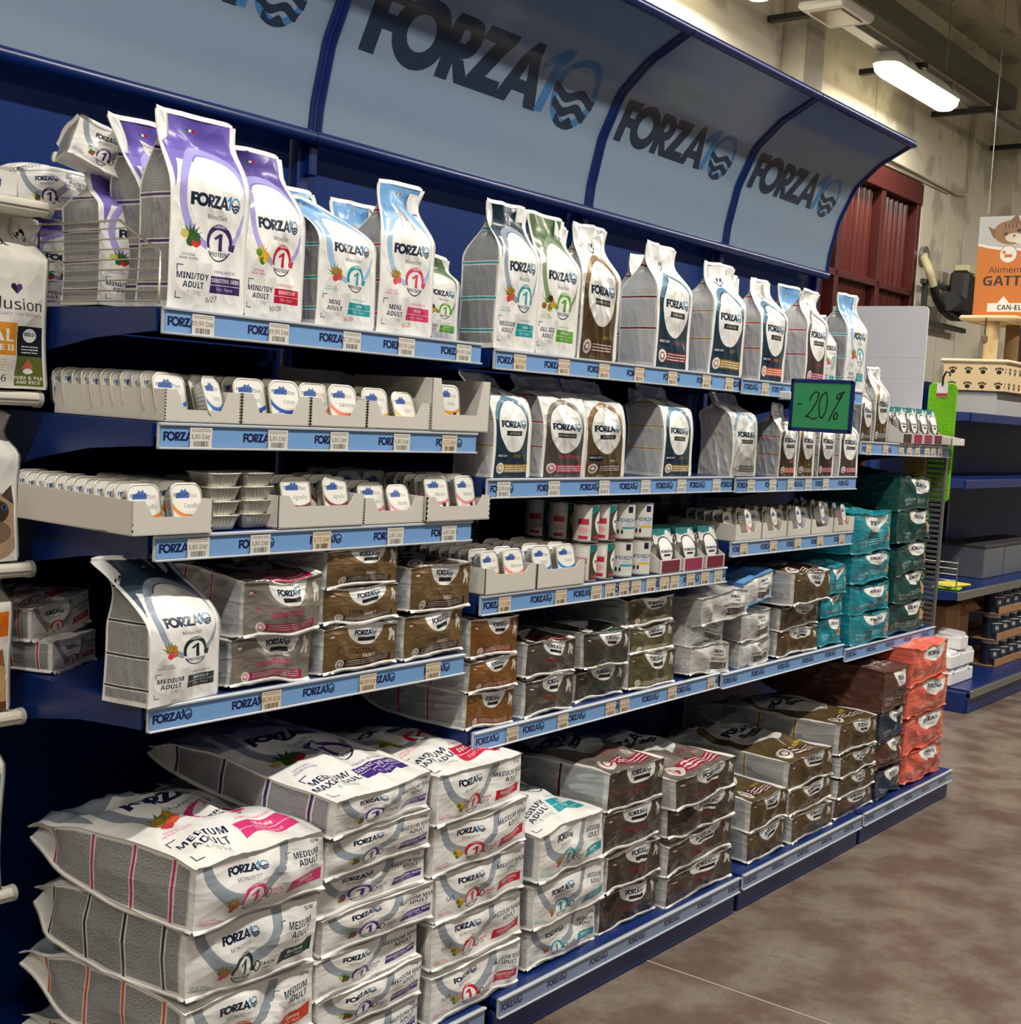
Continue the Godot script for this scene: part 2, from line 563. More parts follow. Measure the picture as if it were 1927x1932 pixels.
# ------------------------------------------------------------------ bags
func bag_pt(b: Dictionary, face: int, s: float, t: float) -> Vector3:
	var w: float = b.w
	var d: float = b.d
	var h: float = b.h
	var tap: float = b.tap
	var hw := w * .5
	var hd := d * .5
	if b.lying:
		hd *= lerpf(.93, 1.0, smoothstep(0.0, .12, t)) * lerpf(1.0, .16, pow(clampf((t - .62) / .38, 0, 1), 1.5))
		hw *= 1.0 - .05 * smoothstep(.8, 1.0, t)
	else:
		hd *= lerpf(1.0, .03, smoothstep(tap, .9, t))
		hw *= lerpf(1.0, b.neck, smoothstep(tap, .86, t)) * lerpf(1.0, b.flare, smoothstep(.86, 1.0, t))
		hw *= 1.0 - .03 * sin(t * 5.0)
	var p := Vector3.ZERO
	p.y = h * t
	match face:
		0, 1:
			var sg := 1.0 if face == 0 else -1.0
			var bul: float = b.bulge * (1.0 - pow(absf(s), 2.6)) * (smoothstep(0.0, .3, t) * (1.0 - smoothstep(.55, 1.0, t)) if b.lying else sin(PI * clampf(t * 1.1, 0, 1)))
			if face == 1: bul *= .3
			p.x = hw * s
			p.z = sg * (hd + bul)
		2, 3:
			var sg := -1.0 if face == 2 else 1.0
			var fold: float = (-.005 if b.lying else -.003) + (.0 if b.lying else .2 * w) * smoothstep(tap, .95, t)
			fold = fold * smoothstep(0.0, .1, t) + (.03 * smoothstep(.7, 1.0, t) if b.lying else 0.0)
			p.z = hd * s
			p.x = sg * (hw - fold * (1.0 - absf(s)))
		4:
			# the end face: s across, t from back (0) to front (1)
			var q := t * 2.0 - 1.0
			hd = d * .5 * (.93 if b.lying else 1.0)
			p = Vector3(w * .5 * s, 0.0, hd * q)
			if b.lying: p.y = -b.endb * (1.0 - s * s) * (1.0 - q * q)
			t = 0.0
	var a: float = b.wr * (1.0 + (2.2 if not b.lying else .8) * smoothstep(tap, .9, t))
	var q2: Vector3 = Vector3(p.x * 13.0, p.y * 9.0, p.z * 13.0) + b.off
	p += a * Vector3(nz.get_noise_3d(q2.x, q2.y, q2.z), nz.get_noise_3d(q2.x + 60, q2.y, q2.z) * .5, nz.get_noise_3d(q2.x, q2.y + 60, q2.z) * 1.3)
	var rg := nz2.get_noise_3d(q2.x * 1.3, q2.y * 1.3, q2.z)
	var nk: float = smoothstep(tap, .84, t) if not b.lying else 0.0
	if face < 2: p.z += a * .8 * (1.0 - absf(rg) * 3.0) * (1.0 if face == 0 else lerpf(-.2, 1.0, nk)) * (1.0 - pow(absf(s), 4.0)) * smoothstep(0.0, .1, t)
	elif face == 4 and b.lying: p.y -= a * .8 * (1.0 - absf(rg) * 3.0) * (1.0 - pow(absf(s), 4.0)) * 4.0 * (p.z / d + .5) * (.5 - p.z / d)
	var k: float = clampf((t - b.bend_from) / (1.0 - b.bend_from), 0, 1)
	p.x += b.slump.x * k * k
	p.z += b.slump.z * k * k
	p.y += b.slump.y * k * k
	return p

func panel(b: Dictionary, face: int, nu: int, nv: int) -> ArrayMesh:
	var v := PackedVector3Array()
	var uv := PackedVector2Array()
	var idx := PackedInt32Array()
	for j in nv + 1:
		for i in nu + 1:
			var s := -1.0 + 2.0 * i / nu
			var t := float(j) / nv
			v.append(bag_pt(b, face, s, t))
			uv.append(Vector2((s + 1.0) * .5, 1.0 - t))
	var out: Vector3 = [Vector3(0, 0, 1), Vector3(0, 0, -1), Vector3(-1, 0, 0), Vector3(1, 0, 0), Vector3(0, -1, 0)][face]
	var nr := PackedVector3Array()
	for j in nv + 1:
		for i in nu + 1:
			var a := v[j * (nu + 1) + mini(i + 1, nu)] - v[j * (nu + 1) + maxi(i - 1, 0)]
			var c := v[mini(j + 1, nv) * (nu + 1) + i] - v[maxi(j - 1, 0) * (nu + 1) + i]
			var n := a.cross(c).normalized()
			nr.append(n if n.dot(out) >= 0.0 else -n)
	for j in nv:
		for i in nu:
			var o := j * (nu + 1) + i
			idx.append_array([o, o + nu + 1, o + 1, o + 1, o + nu + 1, o + nu + 2])
	return tri_mesh(v, idx, uv, nr)

func seal(b: Dictionary, lines: Array) -> ArrayMesh:
	# thin welded fins: each line is [points, outward offsets]
	var v := PackedVector3Array()
	var idx := PackedInt32Array()
	for l in lines:
		var o := v.size()
		var n: int = l[0].size()
		for i in n:
			var p: Vector3 = l[0][i]
			var q: Vector3 = l[1][i]
			var th := q.cross(Vector3(0, 1, 0) if absf(q.normalized().y) < .7 else Vector3(1, 0, 0)).normalized() * .0008
			v.append(p - th - q * .2)
			v.append(p + q)
			v.append(p + th - q * .2)
		for i in n - 1:
			for e in 2:
				var a := o + i * 3 + e
				idx.append_array([a, a + 3, a + 1, a + 1, a + 3, a + 4])
	var st := SurfaceTool.new()
	st.begin(Mesh.PRIMITIVE_TRIANGLES)
	for i in idx: st.add_vertex(v[i])
	st.generate_normals()
	return st.commit()

func bag(design: Dictionary, o: Dictionary, label: String, group := "") -> Node3D:
	# o: w h d, at (base centre), lying, tilt (about z), turn (about y), lean (about x) and shape numbers
	var b := {"lying": false, "tap": .6, "neck": .86, "flare": 1.06, "bulge": .012, "wr": .004, "slump": Vector3.ZERO, "bend_from": .45, "endb": .008, "far": 0}
	b.merge(o, true)
	var sd: int = hash(label) % 997 + int(b.at.x * 517.0 + b.at.y * 331.0)
	b.off = Vector3(sd % 37, sd % 53, sd % 71) * 3.1
	if b.lying and not o.has("tap"): b.tap = .7
	var r := thing("dog_food_bag", label, "bag", b.at, group)
	if b.lying:
		r.basis = Basis(Vector3.UP, b.get("turn", 0.0)) * Basis(Vector3(0, 0, 1), b.get("tilt", 0.0)) * Basis(Vector3(1, 0, 0), -PI / 2 + b.get("lean", 0.0))
	else:
		r.basis = Basis(Vector3.UP, b.get("turn", 0.0)) * Basis(Vector3(0, 0, 1), b.get("tilt", 0.0)) * Basis(Vector3(1, 0, 0), b.get("lean", 0.0))
	var nu := 16 if not b.far else 10
	var nv := 26 if not b.far else 14
	part("front_panel", panel(b, 0, nu, nv), design.front, r)
	part("back_panel", panel(b, 1, 6, nv), design.back, r)
	part("side_gusset", panel(b, 2, 8, nv), design.side, r)
	part("side_gusset", panel(b, 3, 8, nv), design.side, r)
	part("end_panel", panel(b, 4, nu, 8), design.end if b.lying else design.back, r)
	var ls := []
	for sx in [-1.0, 1.0]:
		for sz in ([1.0, -1.0] if b.lying else [1.0]):
			var p := PackedVector3Array()
			var q := PackedVector3Array()
			for j in nv + 1:
				p.append(bag_pt(b, 0 if sz > 0 else 1, sx, float(j) / nv))
				q.append(Vector3(sx, 0, sz * (.4 if not b.lying else .6)).normalized() * b.get("fin", .007))
			ls.append([p, q])
	if b.lying:
		for sz in [1.0, 0.0]:
			var p := PackedVector3Array()
			var q := PackedVector3Array()
			for j in 13:
				var s := -1.0 + j / 6.0
				p.append(bag_pt(b, 4, s, sz))
				q.append(Vector3(s * .3, -1.0, (sz * 2 - 1) * 1.0).normalized() * b.get("fin", .007) * (1.2 + .5 * nz.get_noise_2d(s * 30.0, sd)))
			ls.append([p, q])
	if not b.lying:
		var p := PackedVector3Array()
		var q := PackedVector3Array()
		for j in 9:
			p.append(bag_pt(b, 0, -1.0 + j / 4.0, 1.0))
			q.append(Vector3(0, .008, 0))
		ls.append([p, q])
	for l in ls: part("edge_seal", seal(b, [l]), design.seal, r)
	return r

func stand(dn: String, x0: float, x1: float, zf: float, y: float, h: float, d: float, label: String, o := {}, group := "") -> Node3D:
	var e := {"w": x1 - x0, "h": h, "d": d, "at": Vector3((x0 + x1) * .5, y, zf - d * .5)}
	e.merge(o, true)
	return bag(M["bag_" + dn], e, label, group)

func lie(dn: String, x0: float, x1: float, y0: float, y1: float, zf: float, length: float, label: String, o := {}, group := "") -> Node3D:
	var e := {"lying": true, "w": x1 - x0 - .01, "d": y1 - y0 - .006, "h": length, "at": Vector3((x0 + x1) * .5, (y0 + y1) * .5, zf), "bulge": .014, "wr": .004}
	e.merge(o, true)
	var j := RandomNumberGenerator.new()
	j.seed = hash(label)
	e.turn = e.get("turn", 0.0) + j.randf_range(-.03, .03)
	e.tilt = e.get("tilt", 0.0) + j.randf_range(-.012, .012)
	e.at += Vector3(j.randf_range(-.005, .005), 0, j.randf_range(-.01, .004))
	e.wr *= 1.35
	return bag(M["bag_" + dn], e, label, group)

func design(called: String, front: Variant, side: Variant, end: Texture2D, back: Color, sealc: Color, rough := .3, bump := .45, metal := 0.0) -> void:
	var fm := tmat(front, rough, bump, metal) if front is Texture2D else plain_foil(front, rough, bump, metal)
	M["bag_" + called] = {"front": fm, "side": tmat(side, rough, bump, metal) if side is Texture2D else plain_foil(side, rough, bump, metal), "end": tmat(end, rough, bump, metal) if end else fm, "back": mat(back, rough), "seal": mat(sealc, .5)}

func plain_foil(c: Color, rough: float, bump: float, metal: float) -> StandardMaterial3D:
	var m := mat(c, rough, metal)
	m.normal_enabled = true
	m.normal_texture = crinkle
	m.normal_scale = bump
	return m

# ------------------------------------------------------------------ trays, cartons, tins, pouches
func rr(w: float, h: float, r: float, n := 6) -> PackedVector2Array:
	var p := PackedVector2Array()
	for q in 4:
		var c := Vector2((w * .5 - r) * [1, -1, -1, 1][q], (h * .5 - r) * [1, 1, -1, -1][q])
		for i in n + 1:
			var a := PI * .5 * q + PI * .5 * i / n
			p.append(c + Vector2(cos(a), sin(a)) * r)
	return p

func loft(rings: Array, smooth := true) -> ArrayMesh:
	# rings: [PackedVector2Array outline, z]
	var st := SurfaceTool.new()
	st.begin(Mesh.PRIMITIVE_TRIANGLES)
	st.set_smooth_group(0 if smooth else -1)
	for k in rings.size() - 1:
		var a: PackedVector2Array = rings[k][0]
		var b: PackedVector2Array = rings[k + 1][0]
		var n := a.size()
		for i in n:
			var j := (i + 1) % n
			var p := [Vector3(a[i].x, a[i].y, rings[k][1]), Vector3(a[j].x, a[j].y, rings[k][1]), Vector3(b[j].x, b[j].y, rings[k + 1][1]), Vector3(b[i].x, b[i].y, rings[k + 1][1])]
			for q in [0, 1, 2, 0, 2, 3]: st.add_vertex(p[q])
	st.set_smooth_group(-1)
	var e: PackedVector2Array = rings[-1][0]
	for i in range(1, e.size() - 1):
		for q in [0, i, i + 1]: st.add_vertex(Vector3(e[q].x, e[q].y, rings[-1][1]))
	st.generate_normals()
	return st.commit()

func lid_ink(c: Color, word: String) -> Ink:
	var k := Ink.new(160, 160, Color8(226, 224, 218))
	k.band(96, 40, 118, 96, 16, .35, PI * .98, c)
	k.disc(100, 34, 98, 80, Color8(230, 229, 224))
	k.poly([pv([0, 0, .04, .26, .3, .3, .4, .34, .52, .5, .6, .4, .72, .42, .8, .52, .86, .36, 1.0, .3, 1.0, 0], 20, 54, 74)], Color8(62, 104, 172))
	write(k, "FORZA10", 56, 42, 15, Color8(28, 50, 110), "bold", .5, 0.0, 1.05)
	write(k, "Diet", 122, 46, 15, c.darkened(.2), "regular")
	write(k, word, 102, 84, 18, Color8(120, 120, 120), "regular")
	k.rect(112, 126, 26, 24, Color8(24, 30, 70))
	k.lines(34, 128, 50, 2, 8, 4, c, 3)
	return k

func build_trays() -> void:
	var outline := rr(.094, .094, .024)
	var lidm: ArrayMesh
	var v := PackedVector3Array([Vector3(0, 0, .0006)])
	var uv := PackedVector2Array([Vector2(.5, .5)])
	var idx := PackedInt32Array()
	var inner := rr(.086, .086, .021)
	for p in inner:
		v.append(Vector3(p.x, p.y, .0006))
		uv.append(Vector2(p.x / .086 + .5, .5 - p.y / .086))
	for i in inner.size(): idx.append_array([0, i + 1, (i + 1) % inner.size() + 1])
	var nr := PackedVector3Array()
	for i in v.size(): nr.append(Vector3(0, 0, 1))
	lidm = tri_mesh(v, idx, uv, nr)
	var rip := func(w: float, r: float, amp: float) -> PackedVector2Array:
		var o := PackedVector2Array()
		var base := rr(w, w, r, 5)
		for i in base.size():
			var a := base[i]
			var b := base[(i + 1) % base.size()]
			var m := 10 if i % 6 == 5 else 1
			for k in m:
				var p := a.lerp(b, float(k) / m)
				o.append(p * (1.0 - amp * float(o.size() % 2)))
		return o
	var tubm := loft([[rip.call(.086, .02, .0), -.001], [rip.call(.0845, .019, .018), -.006], [rip.call(.072, .016, .02), -.026], [rip.call(.068, .015, .0), -.029]], false)
	var rimm := loft([[rr(.086, .086, .021), .0016], [rr(.092, .092, .0235), .0016], [outline, .0], [rr(.092, .092, .0235), -.0016], [rr(.085, .085, .02), -.0016]])
	var sheet := Ink.new(640, 320, WHITE)
	var slot := 0
	for e in [["horse", Color8(222, 138, 60), "Cavallo"], ["lamb", Color8(122, 66, 44), "Agnello"], ["pork", Color8(226, 130, 146), "Maiale"], ["salmon", Color8(236, 132, 96), "Salmone"], ["tuna", Color8(30, 120, 206), "Tonno"],
			["chicken", Color8(222, 150, 40), "Pollo"], ["venison", Color8(50, 84, 176), "Cervo"], ["solo", Color8(232, 186, 40), "Solo"]]:
		var r := Node3D.new()
		r.name = "pate_tray"
		part("tub", tubm, M.foil, r)
		part("rim", rimm, M.foil_rim, r)
		sheet.im.blit_rect(lid_ink(e[1], e[2]).im, Rect2i(0, 0, 160, 160), Vector2i(slot % 4 * 160, slot / 4 * 160))
		var lm := mat(Color.WHITE, .35)
		lm.uv1_scale = Vector3(.25, .5, 1)
		lm.uv1_offset = Vector3(slot % 4 * .25, slot / 4 * .5, 0)
		T["lid_%d" % slot] = lm
		slot += 1
		part("lid", lidm, lm, r)
		r.set_meta("category", "food tray")
		proto["tray_" + e[0]] = r
	var st := fin(sheet)
	for i in slot: T["lid_%d" % i].albedo_texture = st

func tray(kind: String, at: Vector3, tilt: float, label: String, group: String, turn := 0.0) -> void:
	var r: Node3D = proto["tray_" + kind].duplicate()
	r.name = numbered("pate_tray")
	add_child(r, true)
	r.position = at
	r.basis = (Basis(Vector3.UP, turn) * Basis(Vector3(1, 0, 0), tilt)).scaled_local(Vector3.ONE * .94)
	tag(r, label, "food tray", group)

func tray_file(kind: String, x: float, y: float, zf: float, n: int, label: String, group: String, step := .033, tilt := -.22, turn := 0.0) -> void:
	var nth := ["front tray", "second tray back", "third tray back", "fourth tray back", "fifth tray back", "sixth tray back", "seventh tray back", "eighth tray back", "ninth tray back", "tenth tray back", "eleventh tray back", "twelfth tray back"]
	for i in n:
		tray(kind, Vector3(x + nz.get_noise_2d(i * 40.0, x * 900.0) * .004, y + .045 * cos(tilt) + .002 + .002 * (i % 2), zf - i * step - .012), tilt + .04 * nz.get_noise_2d(x * 700.0, i * 50.0), label + (", " + nth[i] if n > 1 else ""), group, turn + (.12 if i == 0 and int(x * 100) % 3 == 0 else 0.0))

func carton(x0: float, x1: float, y: float, zf: float, depth: float, hs: float, hf: float, cut: float, label: String, slope := 0.0, hback := -1.0) -> void:
	# an open display box: floor, back, two sides and a front with a notch
	var w := x1 - x0
	var r := thing("display_carton", label, "carton", Vector3((x0 + x1) * .5, y + .001, zf), "white display cartons")
	var th := .003
	part("box_floor", bx(w, th, depth), M.card, r, Vector3(0, th * .5, -depth * .5))
	var hb := hs if hback < 0 else hback
	part("box_back", bx(w, hb, th), M.card, r, Vector3(0, hb * .5, -depth + th * .5))
	for sg in [-1.0, 1.0]:
		var hs2 := hs
		part("box_side", extr(PackedVector2Array([Vector2(0, 0), Vector2(depth, 0), Vector2(depth, hs2), Vector2(.0, hf if slope == 0.0 else hf + slope)]), th), M.card, r, Vector3(sg * (w * .5 - th * .5), 0, 0), Vector3(0, PI / 2, 0))
	var a := w * .5
	var c := w * .5 - .028
	part("box_front", extr(PackedVector2Array([Vector2(-a, 0), Vector2(a, 0), Vector2(a, hf), Vector2(c, hf), Vector2(c - .02, cut), Vector2(-c + .02, cut), Vector2(-c, hf), Vector2(-a, hf)]), th), M.card, r, Vector3(0, 0, -th * .5))

func tin_tex(body: Color, acc: Color, white: bool) -> ImageTexture:
	var k := Ink.new(320, 160, Color8(214, 212, 206))
	k.lines(10, 20, 90, 9, 9, 3, Color8(150, 148, 146), 2)
	for i in 16: k.rect(20 + i * 4, 112, 1 + (i * 7) % 3, 34, Color8(40, 40, 44))
	if white:
		k.rect(190, 8, 24, 30, Color8(20, 30, 60))
		write(k, "FORZA10", 200, 74, 18, Color8(50, 80, 140))
		write(k, "DIET", 200, 94, 14, Color8(130, 170, 210))
		k.rect(168, 106, 66, 10, acc)
		for i in 4: k.disc(120 + i * 16, 130, 5, 12, Color8(60, 60, 64))
	else:
		k.rect(110, 12, 50, 40, Color8(236, 234, 230))
		k.rect(112, 60, 44, 26, acc)
		k.disc(134, 112, 22, 14, acc.lightened(.6))
		k.rect(116, 138, 38, 16, acc)
		k.rect(168, 0, 142, 160, body)
		k.poly([PackedVector2Array([Vector2(168, 0), Vector2(230, 0), Vector2(168, 40)])], Color8(24, 120, 116))
		k.disc(238, 76, 54, 60, WHITE)
		logo(k, 196, 84, 15)
		k.rect(214, 92, 50, 10, Color8(30, 30, 30))
		k.rect(180, 140, 120, 10, acc)
	return fin(k)

func build_tins() -> void:
	for e in [["brown", Color8(74, 66, 58), Color8(196, 40, 62), false], ["gold", Color8(96, 78, 44), Color8(170, 60, 30), false], ["teal", Color8(230, 230, 228), Color8(40, 150, 160), true], ["yellow", Color8(230, 230, 228), Color8(222, 176, 36), true]]:
		var r := Node3D.new()
		r.name = "food_tin"
		var v := PackedVector3Array()
		var uv := PackedVector2Array()
		var nr := PackedVector3Array()
		var idx := PackedInt32Array()
		for j in 2:
			for i in 33:
				var a := TAU * i / 32.0
				v.append(Vector3(cos(a) * .0375, .005 + j * .098, -sin(a) * .0375))
				nr.append(Vector3(cos(a), 0, -sin(a)))
				uv.append(Vector2(i / 32.0, 1.0 - j))
		for i in 32: idx.append_array([i, i + 33, i + 1, i + 1, i + 33, i + 34])
		part("label_wrap", tri_mesh(v, idx, uv, nr), tmat(tin_tex(e[1], e[2], e[3]), .4), r)
		var body := merge([[cyl(.0368, .106), move(Vector3(0, .053, 0))], [cyl(.0382, .004), move(Vector3(0, .003, 0))], [cyl(.0382, .004), move(Vector3(0, .105, 0))]])
		part("can_body", body, M.foil, r)
		proto["tin_" + e[0]] = r

func tin(kind: String, x: float, y: float, z: float, turn: float, label: String) -> void:
	var r: Node3D = proto["tin_" + kind].duplicate()
	r.name = numbered("food_tin")
	add_child(r, true)
	r.position = Vector3(x, y, z)
	r.rotation.y = turn
	tag(r, label, "tin", "food tins stacked two high")

func pouch_tex(acc: Color) -> ImageTexture:
	var k := Ink.new(128, 256, Color8(70, 64, 60))
	k.rect(0, 0, 128, 90, Color8(206, 206, 204))
	k.poly([PackedVector2Array([Vector2(0, 0), Vector2(128, 0), Vector2(128, 20), Vector2(40, 46), Vector2(0, 30)])], Color8(34, 130, 132))
	k.ring(66, 130, 50, 84, 8, Color8(50, 46, 44))
	k.disc(66, 134, 42, 76, WHITE)
	logo(k, 30, 146, 15)
	k.rect(46, 156, 42, 12, Color8(30, 30, 32))
	k.rect(10, 222, 108, 22, acc)
	k.disc(96, 24, 14, 16, Color8(226, 226, 224))
	return fin(k)

func pouch_file(x: float, w: float, y: float, zf: float, n: int, m: Material, label: String, group: String) -> void:
	var v := PackedVector3Array()
	var key := "pouch%d" % roundi(w * 1000.0)
	if not proto.has(key):
		var hh := .13
		var st := {"w": w, "h": hh, "d": .026, "lying": false, "tap": .45, "neck": .95, "flare": 1.03, "bulge": .004, "wr": .0015, "slump": Vector3.ZERO, "bend_from": .5, "endb": 0.0, "off": Vector3(5, 9, 3)}
		proto[key] = [panel(st, 0, 8, 12), panel(st, 1, 4, 12), panel(st, 2, 4, 12), panel(st, 3, 4, 12)]
	for i in n:
		var r := thing("food_pouch", label, "pouch", Vector3(x, y, zf - .014 - i * .03), group)
		r.rotation.x = -.12
		part("front_panel", proto[key][0], m, r)
		part("back_panel", proto[key][1], M.foil, r)
		part("side_gusset", proto[key][2], M.foil, r)
		part("side_gusset", proto[key][3], M.foil, r)

# ------------------------------------------------------------------ gondola
const SEAM := [0.0, 1.0, 2.33, 3.33, 4.33]

func rail_mesh(w: float, h: float, pitch: float) -> ArrayMesh:
	# the printed strip: texture repeats every pitch metres
	var v := PackedVector3Array([Vector3(0, 0, 0), Vector3(w, 0, 0), Vector3(w, h, 0), Vector3(0, h, 0)])
	var u := w / pitch
	var n := Vector3(0, 0, 1)
	return tri_mesh(v, PackedInt32Array([0, 3, 1, 1, 3, 2]), PackedVector2Array([Vector2(0, 1), Vector2(u, 1), Vector2(u, 0), Vector2(0, 0)]), PackedVector3Array([n, n, n, n]))

func add_shelf(bay: Node3D, called: String, x0: float, x1: float, top: float, zf: float, tags: Array, base := false, tilt := 0.0) -> void:
	var w := x1 - x0
	var deck := part(called, bx(w, .028, zf + .69), M.blue, bay, Vector3((x0 + x1) * .5, top - .014, (zf - .69) * .5 - .006))
	var lo := Vector3(-w * .5, -.036, (zf + .69) * .5 + .006)
	var hr := Node3D.new()
	var rail := part("price_rail", bx(w, .05, .008), M.rail_alu, deck, lo + Vector3(w * .5, .023, -.005), Vector3(0, 0, tilt))
	part("rail_print", rail_mesh(w - .006, .038, .2), M.rail_base if base else M.rail_print, deck, lo + Vector3(.003, .004, .0005), Vector3(0, 0, tilt))
	part("rail_lip", bx(w, .006, .012), M.rail_alu, deck, lo + Vector3(w * .5, .047, -.001), Vector3(0, 0, tilt))
	part("rail_lip", bx(w, .004, .011), M.rail_alu, deck, lo + Vector3(w * .5, .0005, .0), Vector3(0, 0, tilt))
	if not base:
		for sx in [-1.0, 1.0]:
			part("bracket", extr(PackedVector2Array([Vector2(0, 0), Vector2(-.66, 0), Vector2(-.66, -.14), Vector2(-.5, -.125), Vector2(-.36, -.09), Vector2(-.2, -.062), Vector2(-.06, -.05), Vector2(0, -.046)]), .006), M.blue, deck, Vector3(sx * (w * .5 + .002), .013, (zf + .69) * .5 - .01), Vector3(0, -PI / 2, 0))
	for e in tags:
		var u: float = e[0]
		var x := ux(u, top - .02, zf + .003)
		part("price_tag", bx(.055 if w > .9 and x < 1.1 else .052, .042, .0015), M[e[1]], deck, Vector3(x - (x0 + x1) * .5, -.0155, (zf + .69) * .5 + .0085))

func tag_mats(list: Array) -> void:
	# one printed sheet of eight price tags, a material per tag
	var sheet := Ink.new(512, 192, WHITE)
	for i in list.size():
		var k := Ink.new(128, 96, Color8(214, 210, 202) if list[i][2] == 0 else Color8(216, 196, 170))
		k.lines(10, 8, 108, 2, 7, 3, Color8(110, 104, 98), 8)
		write(k, list[i][1], 62, 40, 20, Color8(34, 30, 30), "serif")
		var r := RandomNumberGenerator.new()
		r.seed = 40 + i
		var x := 22
		while x < 104:
			var w := r.randi_range(1, 4)
			k.rect(x, 60, w, 24, Color8(30, 28, 28))
			x += w + r.randi_range(1, 4)
		sheet.im.blit_rect(k.im, Rect2i(0, 0, 128, 96), Vector2i(i % 4 * 128, i / 4 * 96))
	var t := fin(sheet)
	for i in list.size():
		var m := tmat(t, .7)
		m.uv1_scale = Vector3(.25 / .056, .5 / .043, 1)
		m.uv1_offset = Vector3(.125 + i % 4 * .25, .25 + i / 4 * .5, 0)
		M[list[i][0]] = m

# ------------------------------------------------------------------ light fittings
func lamp(at: Vector3, lit: bool, label: String, group := "", energy := 3.0) -> void:
	var r := thing("fluorescent_lamp", label, "lamp", at, group)
	var prof := func(w: float, h: float, y: float) -> PackedVector2Array:
		return rr(w, h, .07, 5)
	part("housing", loft([[rr(1.28, .19, .08, 4), 0.0], [rr(1.28, .19, .08, 4), .03], [rr(1.2, .12, .05, 4), .075]], true), M.lamp_house, r, Vector3.ZERO, Vector3(-PI / 2, 0, 0))
	part("diffuser", loft([[rr(1.27, .185, .08, 4), 0.0], [rr(1.25, .17, .08, 4), -.045], [rr(1.16, .11, .05, 4), -.075]], true), M.lamp_on if lit else M.lamp_off, r, Vector3.ZERO, Vector3(-PI / 2, 0, 0))
	for sx in [-.42, .42]: part("clip", bx(.02, .07, .2), M.steel, r, Vector3(sx, .06, 0))
	if lit:
		var l := AreaLight3D.new()
		l.name = "lamp_light"
		l.area_size = Vector2(1.2, .14)
		l.light_color = Color(1.0, .975, .93)
		l.light_energy = energy
		l.area_range = 30.0
		l.area_attenuation = 2.0
		l.shadow_enabled = true
		r.add_child(l)
		l.position = Vector3(0, -.085, 0)
		l.rotation = Vector3(-PI / 2, 0, 0)

